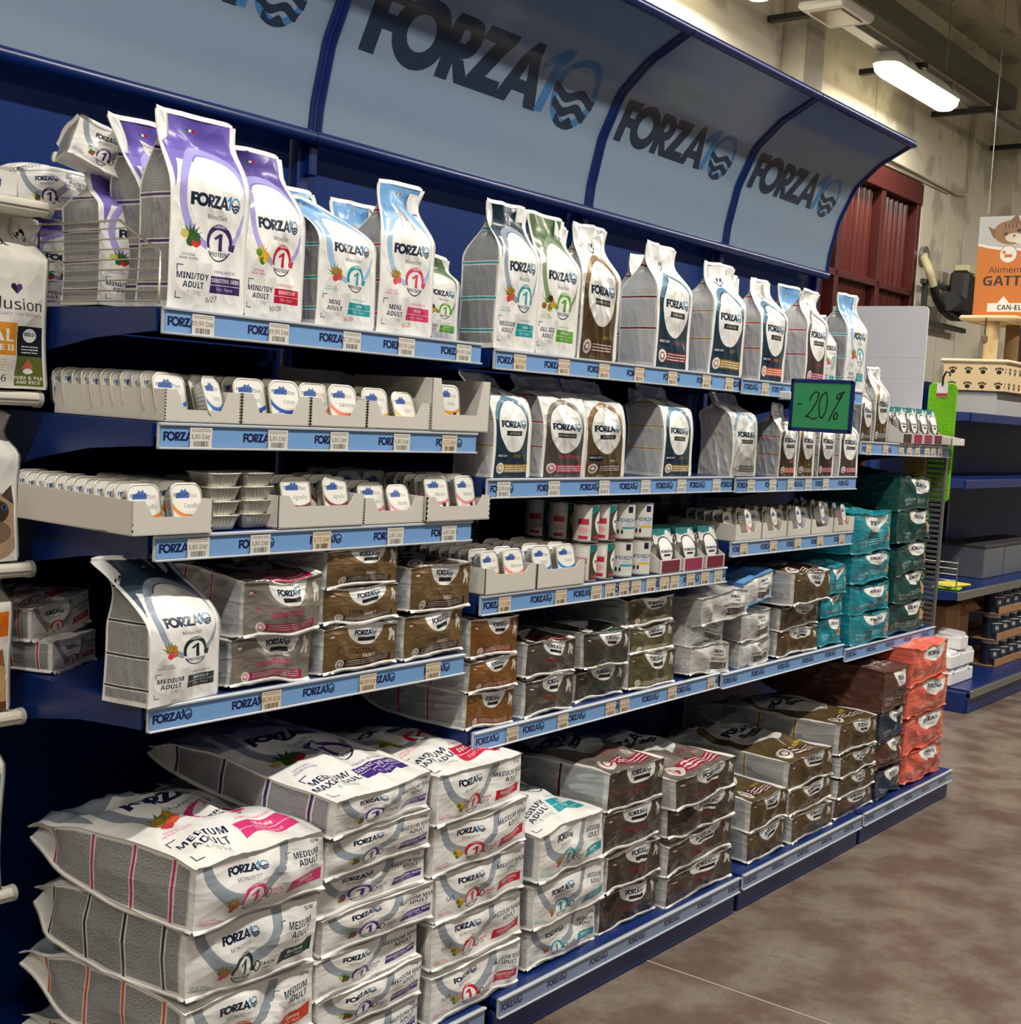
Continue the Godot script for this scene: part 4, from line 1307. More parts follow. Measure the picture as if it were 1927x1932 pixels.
# ------------------------------------------------------------------ products
func build_top_shelf() -> void:
	var y := 1.777
	stand("lilac_purple", .028, .212, -.01, y, .375, .1, "upright white bag with lilac top and purple label, dated 6/27", {"neck": .96, "flare": 1.04})
	stand("lilac_purple", .07, .235, -.125, y, .365, .1, "lilac topped bag standing directly behind the one dated 6/27", {"neck": .95, "slump": Vector3(-.08, 0, 0), "bend_from": .1})
	stand("lilac_purple", .005, .185, -.2, y, .26, .13, "crumpled lilac topped bag behind the chrome wire divider", {"neck": .98, "tap": .75, "wr": .006})
	lie("lilac_purple", -.055, .115, y + .262, y + .345, -.19, .2, "small lilac banded bag lying tipped over on top of another bag", {"tilt": -.3, "turn": -.4, "wr": .006})
	lie("lilac_purple", -.03, .15, y + .2, y + .285, -.43, .2, "small lilac banded bag lying near the back panel", {"tilt": .05, "wr": .006})
	stand("lilac_purple", .0, .17, -.44, y, .19, .12, "squashed lilac banded bag under the one near the back panel", {"tap": .85})
	stand("lilac_red", .221, .379, -.02, y, .342, .1, "upright white bag with violet top and red label, dated 10/26", {"neck": .94, "slump": Vector3(-.012, 0, -.02)})
	stand("blue_teal", .422, .589, -.01, y, .3, .1, "white bag with pale blue stripe, its top slumped sideways", {"neck": .8, "slump": Vector3(-.1, -.03, -.04), "bend_from": .55})
	stand("blue_teal", .44, .6, -.125, y, .3, .1, "pale blue striped bag standing behind the slumped one", {"neck": .85, "slump": Vector3(-.05, 0, 0)})
	stand("blue_pink", .607, .788, -.01, y, .34, .1, "white bag with blue top, grey dog and pink figure one", {"neck": .72, "flare": 1.12, "slump": Vector3(.02, 0, 0)})
	stand("blue_pink", .6, .78, -.125, y, .3, .1, "pink banded bag standing behind the one with the grey dog", {"neck": .8})
	stand("green_leaf", .84, .985, -.17, y, .29, .1, "green topped bag set back between the pink and slate bags", {"neck": .82})
	stand("green_leaf", .8, .94, -.06, y, .2, .08, "short green banded bag beside the bag with the grey dog", {"neck": .9, "tap": .7})
	y = 1.769
	stand("slate_teal", 1.03, 1.195, -.005, y, .37, .12, "tall white bag with slate blue top and teal figure one", {"neck": .78, "flare": 1.1})
	stand("green_leaf", 1.2, 1.385, -.01, y, .365, .11, "tall white bag with pinched green top and sunflowers", {"neck": .68, "flare": 1.2})
	stand("green_leaf", 1.17, 1.33, -.13, y, .38, .1, "green banded bag standing behind the one with sunflowers", {"neck": .8})
	stand("gold", 1.403, 1.587, -.01, y, .365, .11, "white and gold brown bag standing beside the sunflower bag", {"neck": .78})
	stand("gold", 1.39, 1.57, -.13, y, .37, .1, "gold brown bag standing behind another gold brown bag", {"neck": .8})
	stand("blue_teal", 1.62, 1.76, -.16, y, .29, .1, "pale blue bag set back between gold and navy bags", {"neck": .7})
	stand("navy_red", 1.79, 1.985, -.005, y, .365, .13, "navy bag with dark red stripe on the top shelf", {"neck": .76, "flare": 1.02})
	stand("navy_gold", 2.12, 2.33, -.005, y, .35, .12, "navy bag with dull gold stripe on the top shelf", {"neck": .78, "slump": Vector3(.02, 0, 0)})
	stand("navy_red", 2.0, 2.17, -.2, y, .36, .12, "bag standing behind the navy bag with gold stripe", {"neck": .8, "far": 1})
	y = 1.765
	stand("navy_orange", 2.454, 2.635, -.005, y, .34, .13, "navy bag with bright orange stripe", {"neck": .7, "slump": Vector3(.03, 0, -.02)})
	stand("navy_orange", 2.5, 2.67, -.16, y, .36, .12, "orange striped bag standing behind another orange striped bag", {"neck": .72, "far": 1})
	stand("brown_pink", 2.8, 2.96, -.005, y, .35, .14, "brown bag with pink stripe and bent grey top", {"neck": .74, "slump": Vector3(.06, -.01, 0)})
	stand("blue_teal", 2.9, 3.07, -.13, y, .36, .1, "pale blue bag behind the brown bag with pink stripe", {"neck": .85, "far": 1})
	stand("blue_teal", 2.99, 3.11, -.03, y, .26, .09, "slim pale blue bag standing beside the brown bag with pink stripe", {"neck": .85, "far": 1})
	stand("blue_teal", 3.15, 3.325, -.005, y, .36, .12, "pale blue bag in front of the white end board", {"neck": .7, "flare": 1.25, "slump": Vector3(.02, 0, 0)})

func build_second_shelf() -> void:
	var y := 1.443
	stand("navy_gold", 1.05, 1.2, -.005, y, .268, .13, "navy bag with folded top marked in red, beside the tray cartons", {"neck": .84, "tap": .76, "slump": Vector3(-.03, -.01, -.05)})
	stand("grey_crimson", 1.262, 1.452, -.005, y, .264, .12, "grey brown bag with crimson stripe on the second shelf", {"tap": .8, "neck": .92, "slump": Vector3(0, 0, -.05)})
	stand("gold_mini", 1.458, 1.655, -.005, y, .264, .12, "gold brown bag beside the grey bag with crimson stripe", {"tap": .78, "neck": .9, "slump": Vector3(0, 0, -.05)})
	stand("navy_red", 1.67, 1.84, -.24, y, .25, .12, "dark bag deep in the shelf beside the gold brown bag", {"neck": .8})
	stand("navy_gold", 1.87, 2.04, -.005, y, .268, .13, "navy bag with thin olive stripe on the second shelf", {"tap": .76, "neck": .86, "slump": Vector3(0, 0, -.05)})
	stand("white_hypo", 2.05, 2.22, -.2, y, .26, .12, "plain white bag set back behind the navy bag with olive stripe", {"tap": .66, "neck": .8})
	stand("white_hypo", 2.305, 2.47, -.005, y - .002, .268, .12, "plain silvery white bag with a pale blue arc", {"neck": .88, "tap": .74, "slump": Vector3(-.02, 0, -.03)})
	y = 1.439
	var g := "small brown bags behind the discount sign"
	stand("brown_orange", 2.652, 2.782, -.005, y, .25, .12, "small brown bag with orange stripe below the discount sign", {"neck": .75}, g)
	stand("gold", 2.8, 2.926, -.005, y, .25, .1, "small gold brown bag below the discount sign", {"neck": .75, "far": 1}, g)
	stand("brown_crimson", 2.972, 3.1, -.005, y, .25, .12, "small brown bag with dark red stripe below the discount sign", {"neck": .75, "far": 1}, g)
	stand("brown_pink", 3.15, 3.315, -.005, y, .25, .13, "brown bag with magenta stripe at the corner of the discount sign", {"neck": .8, "tap": .65, "far": 1}, g)
	stand("brown_crimson", 3.36, 3.45, -.16, 1.571, .27, .1, "brown bag set back on the shelf holding the pouches", {"neck": .8, "far": 1})
	stand("gold_dark", 3.455, 3.56, -.06, 1.571, .24, .08, "slim dark gold bag beside the pouches", {"neck": .8, "far": 1})
	stand("gold", 3.57, 3.71, -.05, 1.571, .3, .1, "tall gold brown bag beside the box of pouches", {"neck": .8, "far": 1})

func build_tray_shelves() -> void:
	var y := 1.557
	var b := "on the upper tray shelf"
	carton(.02, .208, y, .004, .36, .062, .062, .024, "long white carton beside the wire divider, second shelf")
	tray_file("tuna", .062, y + .006, -.02, 11, "aluminium tray with blue lid print " + b, "blue printed trays")
	tray_file("tuna", .158, y + .006, -.01, 9, "aluminium tray with turned blue lid print " + b, "turned blue printed trays", .033, -.3, .35)
	carton(.212, .4, y, .004, .3, .062, .062, .024, "white carton holding trays with navy lid print")
	tray_file("venison", .262, y + .006, -.02, 6, "aluminium tray with plain lid " + b, "trays beside the navy printed ones")
	tray_file("venison", .348, y + .006, -.006, 5, "aluminium tray with navy lid print " + b, "navy printed trays")
	carton(.404, .574, y, .004, .3, .062, .062, .026, "white carton holding trays with coral lid print")
	tray_file("salmon", .446, y + .006, -.02, 4, "aluminium tray with coral lid, half sunk in its carton", "coral trays half sunk")
	tray_file("salmon", .526, y + .006, -.01, 3, "aluminium tray with coral lid print on the upper tray shelf", "coral trays")
	carton(.578, .79, y, .004, .3, .13, .062, .03, "white carton with a tall back, holding yellow lid trays", 0.0, .13)
	tray_file("solo", .64, y + .004, -.02, 4, "aluminium tray with yellow lid print " + b, "yellow printed trays")
	tray_file("solo", .728, y + .002, -.01, 1, "single leaning aluminium tray with yellow lid print", "", .033, -.35)
	carton(.794, 1.012, y, .006, .26, .125, .125, .04, "tall torn white carton holding one amber tray", 0.0, .115)
	tray_file("chicken", .885, y + .022, -.01, 1, "single aluminium tray with amber lid print in the torn carton", "", .033, -.12)
	y = 1.339
	b = "on the lower tray shelf"
	carton(-.05, .142, y, .01, .38, .072, .066, .034, "long white carton of orange lid trays jutting past the bay end")
	tray_file("horse", .002, y + .008, -.012, 12, "aluminium tray with orange lid print " + b, "orange printed trays")
	tray_file("horse", .094, y + .01, .0, 8, "aluminium tray with pale orange lid, second row of its carton", "orange printed trays, second row", .034)
	for s in 2:
		for i in 4:
			var r: Node3D = proto.tray_pork.duplicate()
			r.name = numbered("pate_tray")
			add_child(r, true)
			r.position = Vector3(.195 + s * .1, y + .031 + i * .0285, -.055 - s * .01)
			r.rotation = Vector3(-PI / 2, .06 * i - .05, 0)
			tag(r, "bare aluminium tray lying flat, %s of four, stack beside the %s trays" % [["lowest", "second", "third", "topmost"][i], ["orange", "brown"][s]], "food tray", "flat stacked trays")
	for i in 5: tray("lamb", Vector3(.2, y + .05, -.16 - i * .034), -.2, "aluminium tray standing behind the flat stacks", "trays behind the flat stacks")
	for i in 5: tray("lamb", Vector3(.3, y + .05, -.16 - i * .034), -.2, "aluminium tray standing behind the flat stacks", "trays behind the flat stacks")
	carton(.322, .578, y, .006, .3, .07, .07, .046, "white carton holding trays with brown lid print")
	tray_file("lamb", .4, y + .02, -.015, 4, "aluminium tray with brown lid print " + b, "brown printed trays")
	tray_file("lamb", .515, y + .02, -.012, 4, "aluminium tray with deep brown lid, second row of its carton", "brown printed trays, second row")
	carton(.582, .785, y, .004, .3, .062, .06, .03, "white carton holding low leaning pink trays")
	tray_file("pork", .642, y + .006, -.02, 3, "aluminium tray with pink lid, low in its carton", "low pink trays")
	tray_file("pork", .726, y + .002, -.01, 1, "single leaning aluminium tray with pink lid", "", .033, -.32)
	for i in 6: tray("pork", Vector3(.7 + (i % 2) * .09, y + .07, -.16 - i / 2 * .05), -.2, "aluminium tray standing high behind the pink trays", "dark trays behind the pink ones")
	carton(.79, 1.03, y, .01, .3, .066, .06, .036, "white carton of pink trays jutting over the shelf seam")
	tray_file("pork", .862, y + .02, -.012, 5, "aluminium tray with rose pink lid " + b, "rose pink trays")
	tray_file("pork", .962, y + .02, -.006, 5, "aluminium tray with rose pink lid, row beside the seam", "rose pink trays, row beside the seam")
	y = 1.144
	b = "in a carton beside the tins"
	carton(1.035, 1.25, y, .006, .28, .068, .068, .05, "white carton of salmon trays on the tin shelf")
	tray_file("salmon", 1.086, y + .02, -.012, 7, "aluminium tray with salmon lid print " + b, "salmon printed trays")
	tray_file("salmon", 1.182, y + .022, -.008, 7, "aluminium tray with salmon lid, second row of its carton", "salmon printed trays, second row")
	carton(1.256, 1.48, y, .006, .28, .068, .068, .05, "white carton of blue tuna trays on the tin shelf")
	tray_file("tuna", 1.312, y + .024, -.012, 6, "aluminium tray with bright blue lid print " + b, "bright blue trays")
	tray_file("tuna", 1.42, y + .024, -.006, 6, "aluminium tray with bright blue lid, second row of its carton", "bright blue trays, second row")
	for e in [[1.545, 0.0], [1.635, 0.0]]:
		for j in 2:
			for d in 3: tin("brown", e[0], y + .001 + j * .111, -.045 - d * .085, .9, "%s food tin with brown label, %s row of the stack beside the %s" % [["lower", "upper"][j], ["front", "second", "third"][d], "blue trays" if e[0] < 1.6 else "white tins"])
	for e in [[1.735, "teal"], [1.835, "yellow"]]:
		for j in 2:
			for d in 2: tin(e[1], e[0], y + .001 + j * .111, -.045 - d * .085, .45, "%s white food tin with %s stripe, %s row" % [["lower", "upper"][j], e[1], ["front", "second"][d]])
	for i in 4: tin("gold", 1.17 + i * .09, y + .112, -.4, .7, "food tin with gold label at the back of the shelf")
	for i in 4: tin("gold", 1.17 + i * .09, y + .001, -.4, .7, "food tin with gold label at the back of the shelf")
	# pouch boxes
	var accs := [Color8(110, 34, 48), Color8(150, 44, 84), Color8(118, 26, 50)]
	var nm := ["dark red", "magenta", "crimson"]
	for i in 3:
		var px := 1.955 + i * .14
		T["pouch%d" % i] = tmat(pouch_tex(accs[i]), .35)
		pouch_box(px, .125, y, .0, .18, accs[i], "white box of food pouches with %s front on the tin shelf" % nm[i])
		pouch_file(px, .11, y + .005, -.012, 4, T["pouch%d" % i], "silver food pouch in the white box with %s front" % nm[i], "pouches in the %s fronted box" % nm[i])
	# bay three trays
	y = 1.225
	var kinds := ["pork", "lamb", "venison", "tuna", "salmon"]
	var cn := ["pink", "brown", "navy", "blue", "coral"]
	for i in 5:
		var x0 := 2.352 + i * .195
		carton(x0, x0 + .19, y, .004, .26, .062, .055, .026, "white carton of %s lid trays on the short shelf" % cn[i])
		tray_file(kinds[i], x0 + .052, y + .006, -.04, 5, "small tray with %s lid on the short shelf, inner row" % cn[i], "%s trays on the short shelf" % cn[i])
		tray_file(kinds[i], x0 + .136, y + (.03 if i == 3 else .014), -.008, 4, "small tray with %s lid, outer row on the short shelf" % cn[i], "%s trays, foremost row" % cn[i], .034, -.2, .25)
	for s in 2:
		for i in 3:
			var r: Node3D = proto.tray_pork.duplicate()
			r.name = numbered("pate_tray")
			add_child(r, true)
			r.position = Vector3(2.4 + s * .13, y + .1 + i * .0285, -.33)
			r.rotation = Vector3(-PI / 2, .1, 0)
			tag(r, "bare tray lying flat in a stack behind the short shelf cartons", "food tray", "flat trays on the short shelf")
	# pouches on the end shelf
	y = 1.571
	for i in 4:
		var px := 3.775 + i * .118
		pouch_box(px, .108, y, .012, .18, [Color8(60, 46, 36), Color8(150, 40, 70), Color8(140, 50, 80), Color8(96, 40, 52)][i], "small pouch box with %s front beside the white end board" % ["dark brown", "red", "plum", "maroon"][i])
		pouch_file(px, .095, y + .02, -.002, 4, T["pouch%d" % (i % 3)], "silver pouch in the box with %s front by the end board" % ["dark brown", "red", "plum", "maroon"][i], "pouches by the end board %d" % i)
	carton(4.2, 4.36, y, .05, .3, .07, .03, .02, "empty white carton poking past the end of the shelf", .0)

func pouch_box(x: float, w: float, y: float, zf: float, depth: float, acc: Color, label: String) -> void:
	var r := thing("pouch_box", label, "box", Vector3(x, y + .001, zf))
	var th := .003
	part("box_floor", bx(w, th, depth), M.card, r, Vector3(0, th * .5, -depth * .5))
	part("box_back", bx(w, .12, th), M.card, r, Vector3(0, .06, -depth))
	for sg in [-1.0, 1.0]:
		part("box_side", extr(PackedVector2Array([Vector2(0, 0), Vector2(depth, 0), Vector2(depth, .12), Vector2(depth * .6, .115), Vector2(0, .04)]), th), M.card, r, Vector3(sg * (w * .5 - th * .5), 0, 0), Vector3(0, PI / 2, 0))
	part("box_front", bx(w, .042, th), M.card, r, Vector3(0, .021, 0))
	part("front_print", bx(w - .02, .036, .001), mat(acc, .6), r, Vector3(0, .021, .0022))

func build_fourth_shelf() -> void:
	var y := 1.003
	stand("slate_black", -.01, .178, -.0, y, .285, .12, "large white bag with slate blue top at the bay corner, fourth shelf", {"turn": .16, "neck": .95, "tap": .5, "slump": Vector3(-.05, -.01, -.05), "bend_from": .5})
	lie("big_red", .02, .22, y + .001, y + .07, -.4, .28, "dark lying bag with red stripe deep behind the corner bag", {"turn": .5, "far": 1})
	lie("big_red", .0, .21, y + .073, y + .15, -.42, .26, "upper lying bag with red stripe deep behind the corner bag", {"turn": .35, "tilt": .1, "far": 1})
	var L := .33
	lie("grey_crimson", .225, .455, y + .002, y + .11, -.008, L, "grey bag with bright pink label, lowest of two beside the corner bag", {"wr": .009, "bulge": .02})
	lie("grey_crimson", .232, .465, y + .113, y + .235, .0, L, "grey bag with bright pink label, topmost of two beside the corner bag", {"wr": .01, "bulge": .006})
	for i in 3: lie("gold", .474 + i * .005, .722 + i * .005, y + [.002, .112, .196][i], y + [.11, .194, .283][i], -.006, L, "gold brown bag, %s of three beside the pink labelled bags" % ["lowest", "middle", "topmost"][i], {"wr": .006})
	for i in 2: lie("gold_mini", .752 + i * .008, .978 + i * .008, y + [.002, .118][i], y + [.116, .228][i], -.006, L, "gold brown bag, %s of two at the shelf seam" % ["lower", "upper"][i], {"wr": .006})
	lie("silver", .5, .74, y + .02, y + .2, -.42, .25, "pale bag in the dark behind the gold brown bags", {"far": 1})
	y = .792
	var wn := ["lowest", "middle", "topmost"]
	for i in 3: lie("brown_orange", 1.005, 1.212, y + [0, .098, .186][i], y + [.096, .184, .285][i], -.01 - i * .004, .42, "orange brown foil bag, %s of three at the start of the wide bay" % wn[i], {"wr": .005})
	for i in 2: lie("brown_crimson", 1.256, 1.492, y + [0, .106][i], y + [.104, .2][i], -.012, .36, "charcoal foil bag with dull red lettering, %s of two" % ["lower", "upper"][i], {"wr": .008})
	for i in 2: lie("dark_teal", 1.525, 1.77, y + [0, .094][i], y + [.092, .195][i], -.012 - .015 * (1 - i), .36, "charcoal foil bag with dark green lettering, %s of two" % ["lower", "upper"][i], {"wr": .009})
	for i in 3: lie("olive", 1.784, 2.064, y + [0, .112, .192][i], y + [.11, .19, .275][i], -.012 - i * .01, .36, "olive foil bag, %s of three" % wn[i], {"wr": .007})
	for i in 3: lie("silver", [2.13, 2.14, 2.16][i], [2.41, 2.41, 2.46][i], y + [0, .1, .176][i], y + [.098, .174, .268][i], [.0, -.04, .01][i], .34, "silver white foil bag, %s of three in the wide bay" % wn[i], {"wr": .011, "tilt": [0.0, 0.0, .06][i]})
	y = .783
	for i in 2: lie("silver", 2.475, 2.69, y + [0, .09][i], y + [.088, .19][i], -.012, .34, "silver white foil bag, %s of two under the blue bag" % ["lower", "upper"][i], {"wr": .009, "tilt": [0.0, .05][i]})
	lie("sky_silver", 2.46, 2.68, y + .215, y + .31, .0, .3, "sky blue foil bag with silver label on top of the silver bags", {"wr": .009, "tilt": .12})
	for i in 2: lie("gold_dark", 2.76, 3.1, y + [0, .098][i], y + [.096, .186][i], -.012, .4, "dark brown foil bag, %s of the pair under a larger one" % ["lower", "upper"][i], {"wr": .008})
	lie("gold_dark", 2.75, 3.13, y + .195, y + .315, .03, .45, "large dark brown foil bag on top of the brown pair", {"wr": .008, "turn": .08})
	for i in 3: lie("teal_pro", 3.118, 3.322, y + [0, .112, .2][i], y + [.11, .198, .31][i], -.012, .4, "teal bag, %s of three beside the brown foil bags" % wn[i], {"wr": .009, "far": 1})
	y = .759
	var w4 := ["lowest", "second", "third", "topmost", "fifth"]
	for i in 4: lie("teal_pro", 3.39, 3.78, y + [0, .122, .24, .365][i], y + [.12, .238, .362, .53][i], -.012 - i * .004, .5, "large teal bag, %s of four beside the dark green stack" % w4[i], {"wr": .011, "far": 1})
	for i in 5: lie("forest_pro", 3.83, 4.21, y + [0, .13, .257, .39, .525][i], y + [.128, .255, .388, .523, .67][i], -.012 - i * .003, .5, "dark green bag, %s of five at the end of the shelf" % (["lowest", "second", "third", "fourth", "topmost"][i]), {"wr": .011, "far": 1})

func build_base_row() -> void:
	var y := .129
	var nth := ["lowest", "second", "third", "fourth", "fifth", "sixth", "topmost"]
	var k1 := ["big_pink", "big_orange", "big_green", "big_pink"]
	var n1 := ["lowest bag of the stack with the pink topped bag", "white bag with orange stripes under the dark green striped one", "white bag with dark green stripes under the pink one", "white bag with pink label, on top of the stack beside the white rack"]
	for i in 4: lie(k1[i], .05 + [0, -.004, 0, .004][i], .408 + [0, -.004, -.002, .004][i], y + [.001, .142, .288, .438][i], y + [.14, .286, .435, .575][i], .1 + [0, -.01, 0, .005][i], .56, n1[i], {"bulge": .03, "wr": .009, "endb": .014, "turn": [0.0, .02, -.02, .06][i]})
	for i in 7: lie("big_purple", .412 + [0, .006, -.004, .01, .0, .004, .0][i], .772 + [0, .006, -.004, .02, .0, .004, .0][i], y + .001 + i * .09, y + (i + 1) * .09 - .001, .085 + [0, .01, -.005, .012, 0, .01, .012][i], .58, "white bag with purple stripes, %s of the tall stack" % nth[i], {"bulge": .016 if i < 6 else .03, "wr": .006, "turn": [0.0, 0.0, .02, -.02, 0.0, .05, .12][i], "lean": [0, 0, 0, 0, .03, .07, .1][i]})
	for i in 5: lie("big_red" if i in [3, 4] else "big_red_marked", .79 + [0, .004, .008, 0, -.008][i], 1.165 + [0, .004, .008, .008, -.012][i], y + .001 + i * .1215, y + (i + 1) * .1215 - .001, .095 - i * .004, .58, "white bag with crimson label, %s of five" % ["lowest", "second", "third", "fourth", "topmost"][i], {"bulge": .016 if i < 4 else .03, "wr": .007, "turn": [0.0, .02, 0.0, .03, .1][i]})
	for i in 3: lie("big_teal", 1.2 + [0, -.008, .004][i], 1.545 + [0, .012, 0][i], y + [.001, .108, .24][i], y + [.106, .238, .385][i], .09, .56, "white bag with teal label, %s of three" % ["lowest", "middle", "topmost"][i], {"bulge": .02 if i < 2 else .035, "wr": .009, "turn": [0, .02, .05][i]})
	for i in 4: lie("taupe_crimson", 1.56, 1.87, y + .001 + i * .117, y + (i + 1) * .117 - .001, .075 + [0, .01, .0, .005][i], .56, "charcoal bag with crimson stripe, %s of four beside the teal labelled bags" % ["lowest", "second", "third", "topmost"][i], {"bulge": .012 if i < 3 else .03, "wr": .008})
	for i in 4: lie("taupe_crimson", 1.885, 2.315, y + .001 + i * .101, y + (i + 1) * .101 - .001, .1, .56, "broad charcoal bag with silver side, %s of four at the kink of the base" % ["lowest", "second", "third", "topmost"][i], {"bulge": .012 if i < 3 else .035, "wr": .008, "turn": [0.0, .03, 0.0, .05][i]})
	for i in 2: lie("gold_dark", 2.44, 2.72, y + [.001, .112][i], y + [.11, .215][i], .085, .55, "small gold foil bag, %s of two on the base deck" % ["lower", "upper"][i], {"bulge": .012, "wr": .008})
	for i in 3: lie("gold_dark", 2.76, 3.12, y + [.001, .096, .19][i], y + [.094, .188, .295][i], .09 - .01 * i, .58, "gold foil bag, %s of three beside the small gold pair" % ["lowest", "middle", "topmost"][i], {"bulge": .012 if i < 2 else .03, "wr": .008})
	for i in 4: lie("gold_dark", 3.16, 3.315 + .2, y + [.001, .082, .164, .246][i], y + [.08, .162, .244, .365][i], .09, .62, "gold foil bag, %s of four beside the navy and cocoa bags" % ["lowest", "second", "third", "topmost"][i], {"bulge": .012 if i < 3 else .02, "wr": .008, "far": 1})
	var kk := ["ink_pro", "cocoa_pro", "ink_pro", "cocoa_pro"]
	for i in 4: lie(kk[i], 3.53, 3.81, y + [.001, .118, .24, .36][i], y + [.116, .238, .358, .53][i], .09, .55, ["navy bag at the foot of the stack beside the coral bags", "cocoa brown bag between two navy bags", "navy bag under the topmost cocoa bag", "large cocoa brown bag topping the stack beside the coral bags"][i], {"wr": .01, "far": 1})
	for i in 4: lie("coral_pro", 3.83, 4.27, y + [.001, .142, .29, .43][i], y + [.14, .288, .428, .585][i], .09, .5, "coral bag, %s of four at the end of the base deck" % ["lowest", "second", "third", "topmost"][i], {"wr": .012, "far": 1})

# ------------------------------------------------------------------ shelf fittings
func build_fittings() -> void:
	var r := thing("wire_divider", "chrome wire shelf divider at the end of the top shelf", "divider", Vector3(0.0, 1.777, 0))
	var fr := PackedVector3Array([Vector3(0, .002, .0), Vector3(0, .1, -.002), Vector3(0, .163, -.13), Vector3(0, .165, -.4), Vector3(0, .002, -.4)])
	part("frame_wire", tube(fr, .0028, 6), M.chrome, r)
	for i in 8:
		var y := .008 + i * .02
		var z := -.001 if y < .1 else -.002 - (y - .1) / .063 * .128
		part("cross_wire", tube(PackedVector3Array([Vector3(0, y, z), Vector3(0, y, -.4)]), .0018, 5), M.chrome, r)
	# discount sign on its arm, square to the shelf
	var k := Ink.new(320, 240, Color8(52, 146, 92))
	var ink := Color8(16, 22, 20)
	k.rect(26, 112, 26, 6, ink)
	stroke(k, [[96, 96], [104, 66], [128, 46], [146, 54], [140, 92], [108, 150], [78, 182], [96, 180], [120, 194], [142, 184]], ink)
	stroke(k, [[182, 46], [160, 70], [150, 120], [156, 176], [172, 186], [190, 150], [196, 96], [190, 54], [180, 46]], ink)
	stroke(k, [[286, 40], [258, 96], [230, 150], [212, 196]], ink)
	stroke(k, [[262, 50], [248, 62], [246, 80], [258, 80], [270, 62], [264, 50], [290, 42]], ink)
	stroke(k, [[250, 150], [238, 166], [238, 186], [250, 188], [260, 168], [252, 150]], ink)
	var s := thing("discount_sign", "green card reading -20% in a blue plastic frame, jutting from the shelf", "sign", Vector3(2.62, 1.69, .152))
	part("card", extr_uv(.205, .152, .003), tmat(fin(k), .35), s, Vector3(-.002, 0, 0), Vector3(0, -PI / 2, 0))
	part("frame_side", bevel_box(Vector3(.012, .176, .014), .003), M.frame_blue, s, Vector3(0, 0, .108))
	part("frame_side", bevel_box(Vector3(.012, .176, .014), .003), M.frame_blue, s, Vector3(0, 0, -.108))
	part("frame_bar", bevel_box(Vector3(.012, .014, .228), .003), M.frame_blue, s, Vector3(0, .082, 0))
	part("frame_bar", bevel_box(Vector3(.012, .014, .228), .003), M.frame_blue, s, Vector3(0, -.082, 0))
	part("back_card", bx(.002, .16, .21), M.white_card, s, Vector3(.004, 0, 0))
	part("clip", bevel_box(Vector3(.02, .03, .05), .004), mat(Color8(206, 210, 206), .2), s, Vector3(0, .03, -.135))
	# white end board
	var poly := PackedVector2Array([Vector2(-.6, 0), Vector2(-.14, 0), Vector2(-.14, .59)])
	for i in 6: poly.append(Vector2(-.165 + .025 * cos(i * PI / 10), .59 + .025 * sin(i * PI / 10)))
	poly.append(Vector2(-.6, .615))
	var bd := thing("end_board", "tall white corrugated plastic board closing the end of the shelf", "board", Vector3(4.31, 1.571, 0))
	part("sheet", extr(poly, .006), M.white_card, bd, Vector3.ZERO, Vector3(0, -PI / 2, 0))
	for y in [.29, .385]: part("fold_line", bx(.001, .0015, .46), mat(Color8(236, 236, 238), .7), bd, Vector3(-.0035, y, -.37))
	# slotted end panel, yellow poster strip, green mat
	var ep := thing("slotted_panel", "grey slotted metal panel at the end of the shelving", "panel", Vector3(4.36, .15, -.07))
	part("edge_post", bx(.02, 1.42, .012), M.steel, ep, Vector3(0, .71, .045))
	part("edge_post", bx(.02, 1.42, .012), M.steel, ep, Vector3(0, .71, -.045))
	for i in 60: part("slat", bx(.012, .012, .08), M.steel, ep, Vector3(0, .02 + i * .0235, 0))
	var yp := Ink.new(96, 512, Color8(196, 160, 84))
	yp.poly([pv([.1, 0, .4, .5, .2, .9, .6, 1.0, .9, .5, .7, 0], 10, 120, 70)], Color8(206, 120, 70))
	yp.poly([pv([.0, 0, .5, .3, .9, .9, .6, 0], 10, 190, 70)], Color8(110, 100, 90))
	write(yp, "y", 46, 330, 44, Color8(60, 50, 30), "serif")
	write(yp, "l", 52, 420, 40, Color8(60, 50, 30), "serif")
	tag(part("poster_strip", extr_uv(.09, .62, .002), tmat(fin(yp), .6), self, Vector3(4.34, 1.2, -.16), Vector3(0, -PI / 2, 0)), "narrow yellow printed strip beside the dark green bags", "poster")
	var mt := thing("cleaning_mat", "bright green fluffy mat with rounded corners hanging by a hook", "mat", Vector3(4.4, 1.315, -.08))
	var mp := rr(.12, .53, .02, 4)
	part("pile", extr(mp, .014), green_mat(), mt, Vector3(0, .265, 0), Vector3(0, -PI / 2 + .1, 0))
	var edge := PackedVector3Array()
	for p in mp: edge.append(Vector3(0, p.y + .265, p.x))
	part("binding", tube(edge, .005, 6, true), mat(Color8(110, 190, 30), .7), mt, Vector3.ZERO, Vector3(0, .1, 0))
	part("hook", tube(PackedVector3Array([Vector3(0, .52, 0), Vector3(0, .56, .0), Vector3(0, .585, .012), Vector3(0, .58, .03), Vector3(0, .565, .03)]), .005, 6), M.black, mt, Vector3(-.012, 0, 0))
	part("care_label", bx(.002, .06, .05), M.white_card, mt, Vector3(-.012, .5, 0))
	part("label_stripe", bx(.001, .016, .05), mat(Color8(190, 60, 80), .6), mt, Vector3(-.0135, .48, 0))

